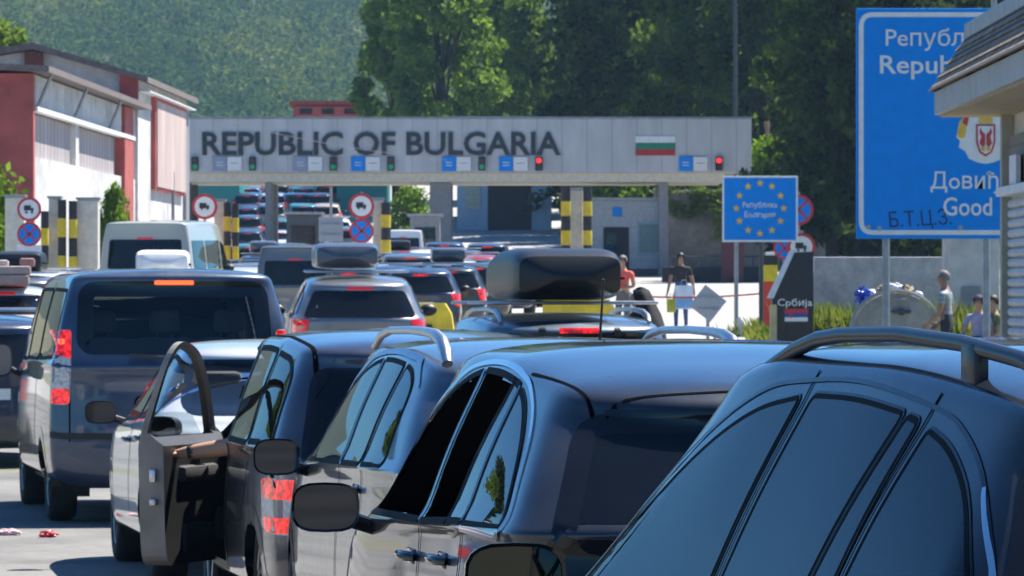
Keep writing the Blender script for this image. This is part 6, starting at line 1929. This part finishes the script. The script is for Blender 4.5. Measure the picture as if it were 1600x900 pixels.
# ------------------------------------------------------------------ people
SKIN = mat('skin', (.42, .235, .155), .55, var=.08); SKIN_D = mat('tanned skin', (.33, .17, .10), .55, var=.08)
HAIR = mat('dark hair', (.015, .011, .009), .6); HAIRG = mat('greying hair', (.16, .14, .13), .7)
def cloth(n, c): return mat(n, c, .85, var=.2, scale=12, bump=.3, bscale=25)
def person(name, joints, edges, mats, parent=None, sub=2):
    """joints: {name: (x,y,z,r)}, edges: [(a,b,material index)]; ONE continuous skinned body"""
    names = list(joints); idx = {n: i for i, n in enumerate(names)}
    me = bpy.data.meshes.new('person_skeleton')
    me.from_pydata([joints[n][:3] for n in names], [(idx[a], idx[b]) for a, b, _ in edges], [])
    o = bpy.data.objects.new('tmp', me); COL.objects.link(o)
    sm = o.modifiers.new('s', 'SKIN'); sm.use_smooth_shade = True; sm.branch_smoothing = .4
    for n in names:
        sv = me.skin_vertices[0].data[idx[n]]; r = joints[n][3]
        sv.radius = (r[0], r[1]) if isinstance(r, tuple) else (r, r)
        sv.use_root = n == 'pelvis'
    ss = o.modifiers.new('d', 'SUBSURF'); ss.levels = sub; ss.render_levels = sub
    dg = bpy.context.evaluated_depsgraph_get()
    m2 = bpy.data.meshes.new_from_object(o.evaluated_get(dg))
    bpy.data.objects.remove(o, do_unlink=True)
    m2.materials.clear()
    for m in mats: m2.materials.append(m)
    segs = [(Vector(joints[a][:3]), Vector(joints[b][:3]), mi) for a, b, mi in edges]
    for p in m2.polygons:
        c = Vector(p.center); best = (9, 0)
        for a, b, mi in segs:
            ab = b - a; t = max(0, min(1, (c - a).dot(ab) / max(ab.length_squared, 1e-9)))
            d = (c - a - ab * t).length
            if d < best[0]: best = (d, mi)
        p.material_index = best[1]; p.use_smooth = True
    ob = bpy.data.objects.new(name, m2); COL.objects.link(ob)
    if parent: ob.parent = parent
    return ob
def hand(J, E, tag_, wrist, direction, curl, mi, thumb_side):
    """palm, four fingers and a thumb rooted in the palm"""
    w = Vector(wrist); d = Vector(direction).normalized(); up = Vector(curl).normalized(); s = d.cross(up).normalized() * thumb_side
    J[tag_ + 'palm'] = (*(w + d * .075), (.030, .020)); E.append((tag_ + 'wrist', tag_ + 'palm', mi))
    for i, (off, ln) in enumerate(((-.030, .062), (-.010, .075), (.010, .080), (.030, .070))):
        b = w + d * .10 + s * off; m_ = b + d * ln * .55 + up * ln * .12; e = m_ + d * ln * .35 + up * ln * .35
        J['%sf%da' % (tag_, i)] = (*b, .010); J['%sf%db' % (tag_, i)] = (*m_, .0088); J['%sf%dc' % (tag_, i)] = (*e, .0075)
        E += [(tag_ + 'palm', '%sf%da' % (tag_, i), mi), ('%sf%da' % (tag_, i), '%sf%db' % (tag_, i), mi), ('%sf%db' % (tag_, i), '%sf%dc' % (tag_, i), mi)]
    b = w + d * .055 + s * .035; e = b + d * .035 + s * .022 + up * .02
    J[tag_ + 't1'] = (*b, .0105); J[tag_ + 't2'] = (*e, .009)
    E += [(tag_ + 'palm', tag_ + 't1', mi), (tag_ + 't1', tag_ + 't2', mi)]
def body(h=1.75, arms=None, stride=0.0, bulk=1.0, seated=False, lean=0.0, head_turn=0.0):
    """returns joints, edges; materials: 0 skin 1 top 2 trousers 3 shoes"""
    k = h / 1.75; J, E = {}, []
    def j(n, x, y, z, r):
        yy = y + lean * max(0, z - .95) if not seated else y
        J[n] = (x * k, yy * k, z * k, (r[0] * k * bulk, r[1] * k * bulk) if isinstance(r, tuple) else r * k)
    j('pelvis', 0, 0, .95, (.155, .11)); j('waist', 0, 0, 1.10, (.145, .10)); j('chest', 0, 0, 1.32, (.165, .115)); j('neckb', 0, .0, 1.47, (.075, .07)); j('neck', 0, .012, 1.535, .056)
    j('jaw', 0, .035, 1.585, (.066, .075)); j('head', 0, .025, 1.655, (.078, .098)); j('crown', 0, .01, 1.725, (.052, .066)); j('nose', 0, .135, 1.625, .011)
    E += [('pelvis', 'waist', 2), ('waist', 'chest', 1), ('chest', 'neckb', 1), ('neckb', 'neck', 0), ('neck', 'jaw', 0), ('jaw', 'head', 0), ('head', 'crown', 0), ('head', 'nose', 0)]
    for s, n in ((-1, 'l'), (1, 'r')):
        j(n + 'sh', s * .185, 0, 1.415, .062)
        a = (arms or {}).get(n, ((s * .235, -.02, 1.13), (s * .245, .07, .88)))
        j(n + 'mid', *[(p + q) / 2 for p, q in zip((s * .19, 0, 1.40), a[0])], .050)
        j(n + 'el', *a[0], .042); j(n + 'wrist', *a[1], .028)
        E += [('chest', n + 'sh', 1), (n + 'sh', n + 'mid', 1), (n + 'mid', n + 'el', 0), (n + 'el', n + 'wrist', 0)]
        w = Vector(J[n + 'wrist'][:3]); d = (w - Vector(J[n + 'el'][:3])).normalized()
        cu = Vector((-s, .3, 0)) if abs(d.z) > .6 else Vector((0, 0, -1))
        hand(J, E, n, w, d, cu, 0, s if abs(d.z) > .6 else -s)
        if seated:
            j(n + 'hip', s * .10, .02, .92, .095); j(n + 'knee', s * .13, .44, .90, .066); j(n + 'ank', s * .13, .50, .47, .046); j(n + 'toe', s * .14, .66, .42, .04)
        else:
            st = stride * s
            j(n + 'hip', s * .095, .0, .90, .092); j(n + 'knee', s * .10, .04 + st * .5, .50, .064); j(n + 'ank', s * .10, -.02 + st, .09 + max(0, -st) * .25, .044); j(n + 'toe', s * .115, .13 + st, .045 + max(0, -st) * .1, .04)
        E += [('pelvis', n + 'hip', 2), (n + 'hip', n + 'knee', 2), (n + 'knee', n + 'ank', 2), (n + 'ank', n + 'toe', 3)]
    return J, E, k
def hair_cap(parent, k, m, lean=0.0, full=1.0, cap=False):
    q = MB(); bm = q.bm
    bmesh.ops.create_uvsphere(bm, u_segments=18, v_segments=12, radius=1)
    dead = [v for v in bm.verts if v.co.z < -.55 or (v.co.y > .35 and v.co.z < .35) or (v.co.y > .05 and v.co.z < -.1)]
    bmesh.ops.delete(bm, geom=dead, context='VERTS')
    for v in bm.verts: v.co = Vector((v.co.x * .088, v.co.y * .108, v.co.z * .108)) * full
    if cap:
        q.box(0, .12, .035, .13, .11, .012, .004)
    o = q.build('cap' if cap else 'hair', m, parent, True)
    o.location = (0, (.018 + lean * .7) * k, 1.668 * k); o.scale = (k, k, k)
    return o
def stand_person(x, d, yaw, label, top, trousers, shoes, skin, hairm, h=1.75, z=None, cap=False, **kw):
    J, E, k = body(h, **kw)
    o = person('person', J, E, [skin, top, trousers, shoes])
    o.location = (px(x, d), d, G(d) if z is None else z); o.rotation_euler = (0, 0, R(yaw))
    tag(o, label, 'person')
    if hairm: hair_cap(o, k, hairm, kw.get('lean', 0.0), cap=cap)
    return o
SHOE = mat('dark shoe', (.03, .028, .026), .6); JEANS = cloth('blue jeans', (.035, .075, .20))
red = cloth('coral red shirt', (.70, .12, .09))
p1 = stand_person(974, 105, 150, 'person in a coral red t shirt standing behind the black roof box', red, cloth('grey shorts', (.12, .12, .13)), SHOE, SKIN, HAIRG, 1.76, arms={'l': ((-.26, .02, 1.14), (-.10, .20, 1.08)), 'r': ((.26, .02, 1.14), (.10, .22, 1.10))})
pat = mat('black patterned vest', (.02, .02, .022), .8)
p2 = stand_person(1064, 118, 172, 'person in dark vest and blue jeans walking with shopping bags', cloth('black patterned vest cloth', (.022, .022, .025)), JEANS, SHOE, SKIN_D, HAIR, 1.78, stride=.14, arms={'l': ((-.26, -.04, 1.12), (-.30, .0, .85)), 'r': ((.25, -.02, 1.13), (.30, .04, .88))})
# vest print
def bag(loc, w, h_, dp, m, label, band=None):
    t = empty('shopping_bag', loc, 0, label, 'bag', None)
    q = MB(); q.prism([(-w / 2 * .9, -dp / 2, 0), (w / 2 * .9, -dp / 2, 0), (w / 2, -dp / 2, h_), (-w / 2, -dp / 2, h_)], (0, 1, 0), dp)
    q.build('sack', m, t)
    if band: MB().box(0, -dp / 2 - .006, h_ * .25, w * .9, .012, h_ * .4).build('printed_band', band, t)
    q = MB(); q.tube([(-w * .2, 0, h_ - .01), (-w * .12, 0, h_ + .12), (w * .12, 0, h_ + .12), (w * .2, 0, h_ - .01)], .008, 5); q.build('handle', M['grey'], t)
    return t
k = 117.5 / F_PX
bag((px(1069, 117.5), 117.6, pz(483, 117.5)), 29 * k, 37 * k, .2, mat('white blue bag', (.60, .68, .78), .45), 'large white and light blue bag carried by the walking person', mat('bag light blue', (.16, .38, .66), .45))
bag((px(1049, 117.8), 117.8, pz(488, 117.8)), 15 * k, 21 * k, .12, mat('lime bag', (.42, .46, .02), .5), 'small lime green bag carried beside the white one')
# woman in a black veil
blk = cloth('black cloth', (.007, .007, .008))
p3 = stand_person(1014, 48.5, 75, 'person in a black veil bending beside the pale blue estate', blk, blk, SHOE, SKIN, None, 1.80, lean=.10)
q = MB(); V, F = [], []; na = 20
prof = [(1.745, .03, .0), (1.72, .075, .0), (1.66, .108, .01), (1.58, .115, -.01), (1.50, .14, -.02), (1.40, .215, -.02), (1.25, .235, -.02), (1.05, .235, -.02), (.85, .225, -.02)]
for z, r_, yo in prof:
    for i in range(na):
        a = 2 * math.pi * i / na
        rr_ = r_ * (1 + .06 * math.sin(5 * a + z * 9))
        front = max(0, math.sin(a))
        cut = .60 if 1.55 < z < 1.70 else 1.0
        V.append((rr_ * math.cos(a), yo + rr_ * math.sin(a) * (1 - front * (1 - cut) * 1.6) * (.8 if z < 1.5 else 1.05) + .10 * 1.03 * max(0, z - .95), z * 1.03))
V.append((0, .085, 1.755 * 1.03))
for j in range(len(prof) - 1):
    for i in range(na): F.append((j * na + i, j * na + (i + 1) % na, (j + 1) * na + (i + 1) % na, (j + 1) * na + i))
for i in range(na): F.append((i, (i + 1) % na, len(V) - 1))
mesh_obj('veil', V, F, blk, p3)
# man by the dumpster, sitting pair
grey_t = striped_mat('striped grey tee', (.16, .19, .20), (.30, .33, .34), .07, 'Z')
p4 = stand_person(1480, 75, 70, 'balding person in a striped grey tee standing right of the dumpster', grey_t, cloth('dark trousers', (.03, .032, .04)), SHOE, SKIN_D, HAIRG, 1.68, lean=.06, arms={'l': ((-.24, .04, 1.12), (-.16, .22, 1.0)), 'r': ((.26, -.02, 1.12), (.20, .16, .98))})
t = empty('bench', (px(1540, 78), 78, G(78)), 0, 'low wooden bench under the two sitting people', 'bench')
MB().box(0, .1, .43, 1.3, .4, .06, .01).build('seat', M['bagtan'], t)
for sx in (-.5, .5): MB().box(sx, .1, .2, .08, .36, .4, .01).build('leg', M['darkgrey'], t)
for (x, yaw, lb, tp, hm, cap) in ((1530, 160, 'person in a lilac shirt and dark cap sitting beside the kiosk', cloth('lilac shirt', (.34, .31, .46)), mat('navy cap', (.02, .025, .06), .8), True), (1554, 120, 'dark haired person sitting next to the kiosk post', cloth('olive top', (.16, .17, .06)), HAIR, False)):
    J, E, k = body(1.62, seated=True, arms={'l': ((-.24, .1, 1.12), (-.14, .34, 1.0)), 'r': ((.24, .1, 1.12), (.14, .34, 1.0))})
    o = person('person', J, E, [SKIN, tp, cloth('dark shorts' if cap else 'grey trousers', (.05, .05, .06)), SHOE])
    o.location = (px(x, 78), 78.05, G(78) + .46 - .80); o.rotation_euler = (0, 0, R(yaw)); tag(o, lb, 'person')
    hair_cap(o, k, hm, full=1.04 if cap else 1.0, cap=cap)
# driver of the people carrier reaching for the open door
J, E, k = body(1.74, seated=True, arms={'l': ((-.36, .14, 1.20), (-.62, .24, 1.165)), 'r': ((.24, .14, 1.14), (.16, .40, 1.12))})
for n_, f_ in (('lel', 1.35), ('lwrist', 1.3), ('lmid', 1.2)):
    a_ = J[n_]; J[n_] = (a_[0], a_[1], a_[2], (a_[3] if not isinstance(a_[3], tuple) else a_[3][0]) * f_)
o = person('person', J, E, [mat('driver skin', (.52, .28, .175), .5, var=.08), cloth('driver dark shirt', (.03, .035, .05)), JEANS, SHOE], sub=2)
o.location = (0, 0, 0)
dx, dy = loc2(D['root'], -.425, -.12)
o.location = (dx, dy, .60 - .84); o.rotation_euler = (0, 0, R(9)); tag(o, 'person in the people carrier reaching a bare arm out to the open door', 'person')
hair_cap(o, k, HAIR)
q = MB(); a_ = Vector(J['lel'][:3]).lerp(Vector(J['lwrist'][:3]), .9); dd = (Vector(J['lwrist'][:3]) - Vector(J['lel'][:3])).normalized()
q.cyl(a_ - dd * .02, a_ + dd * .02, .036, n=14); q.build('wristband', M['black'], o)

# ------------------------------------------------------------------ haze
if HAZE > 0:
    q = MB(); q.box(0, 960, 113, 900, 2100, 232)
    hm = bpy.data.materials.new('haze air'); hm.use_nodes = True
    nt = hm.node_tree; nt.nodes.clear()
    out = nt.nodes.new('ShaderNodeOutputMaterial'); pv = nt.nodes.new('ShaderNodeVolumePrincipled')
    pv.inputs['Color'].default_value = (.42, .68, 1.0, 1); pv.inputs['Density'].default_value = HAZE; pv.inputs['Anisotropy'].default_value = .2
    nt.links.new(pv.outputs[0], out.inputs['Volume'])
    hz = q.build('haze', hm); hz['kind'] = 'stuff'
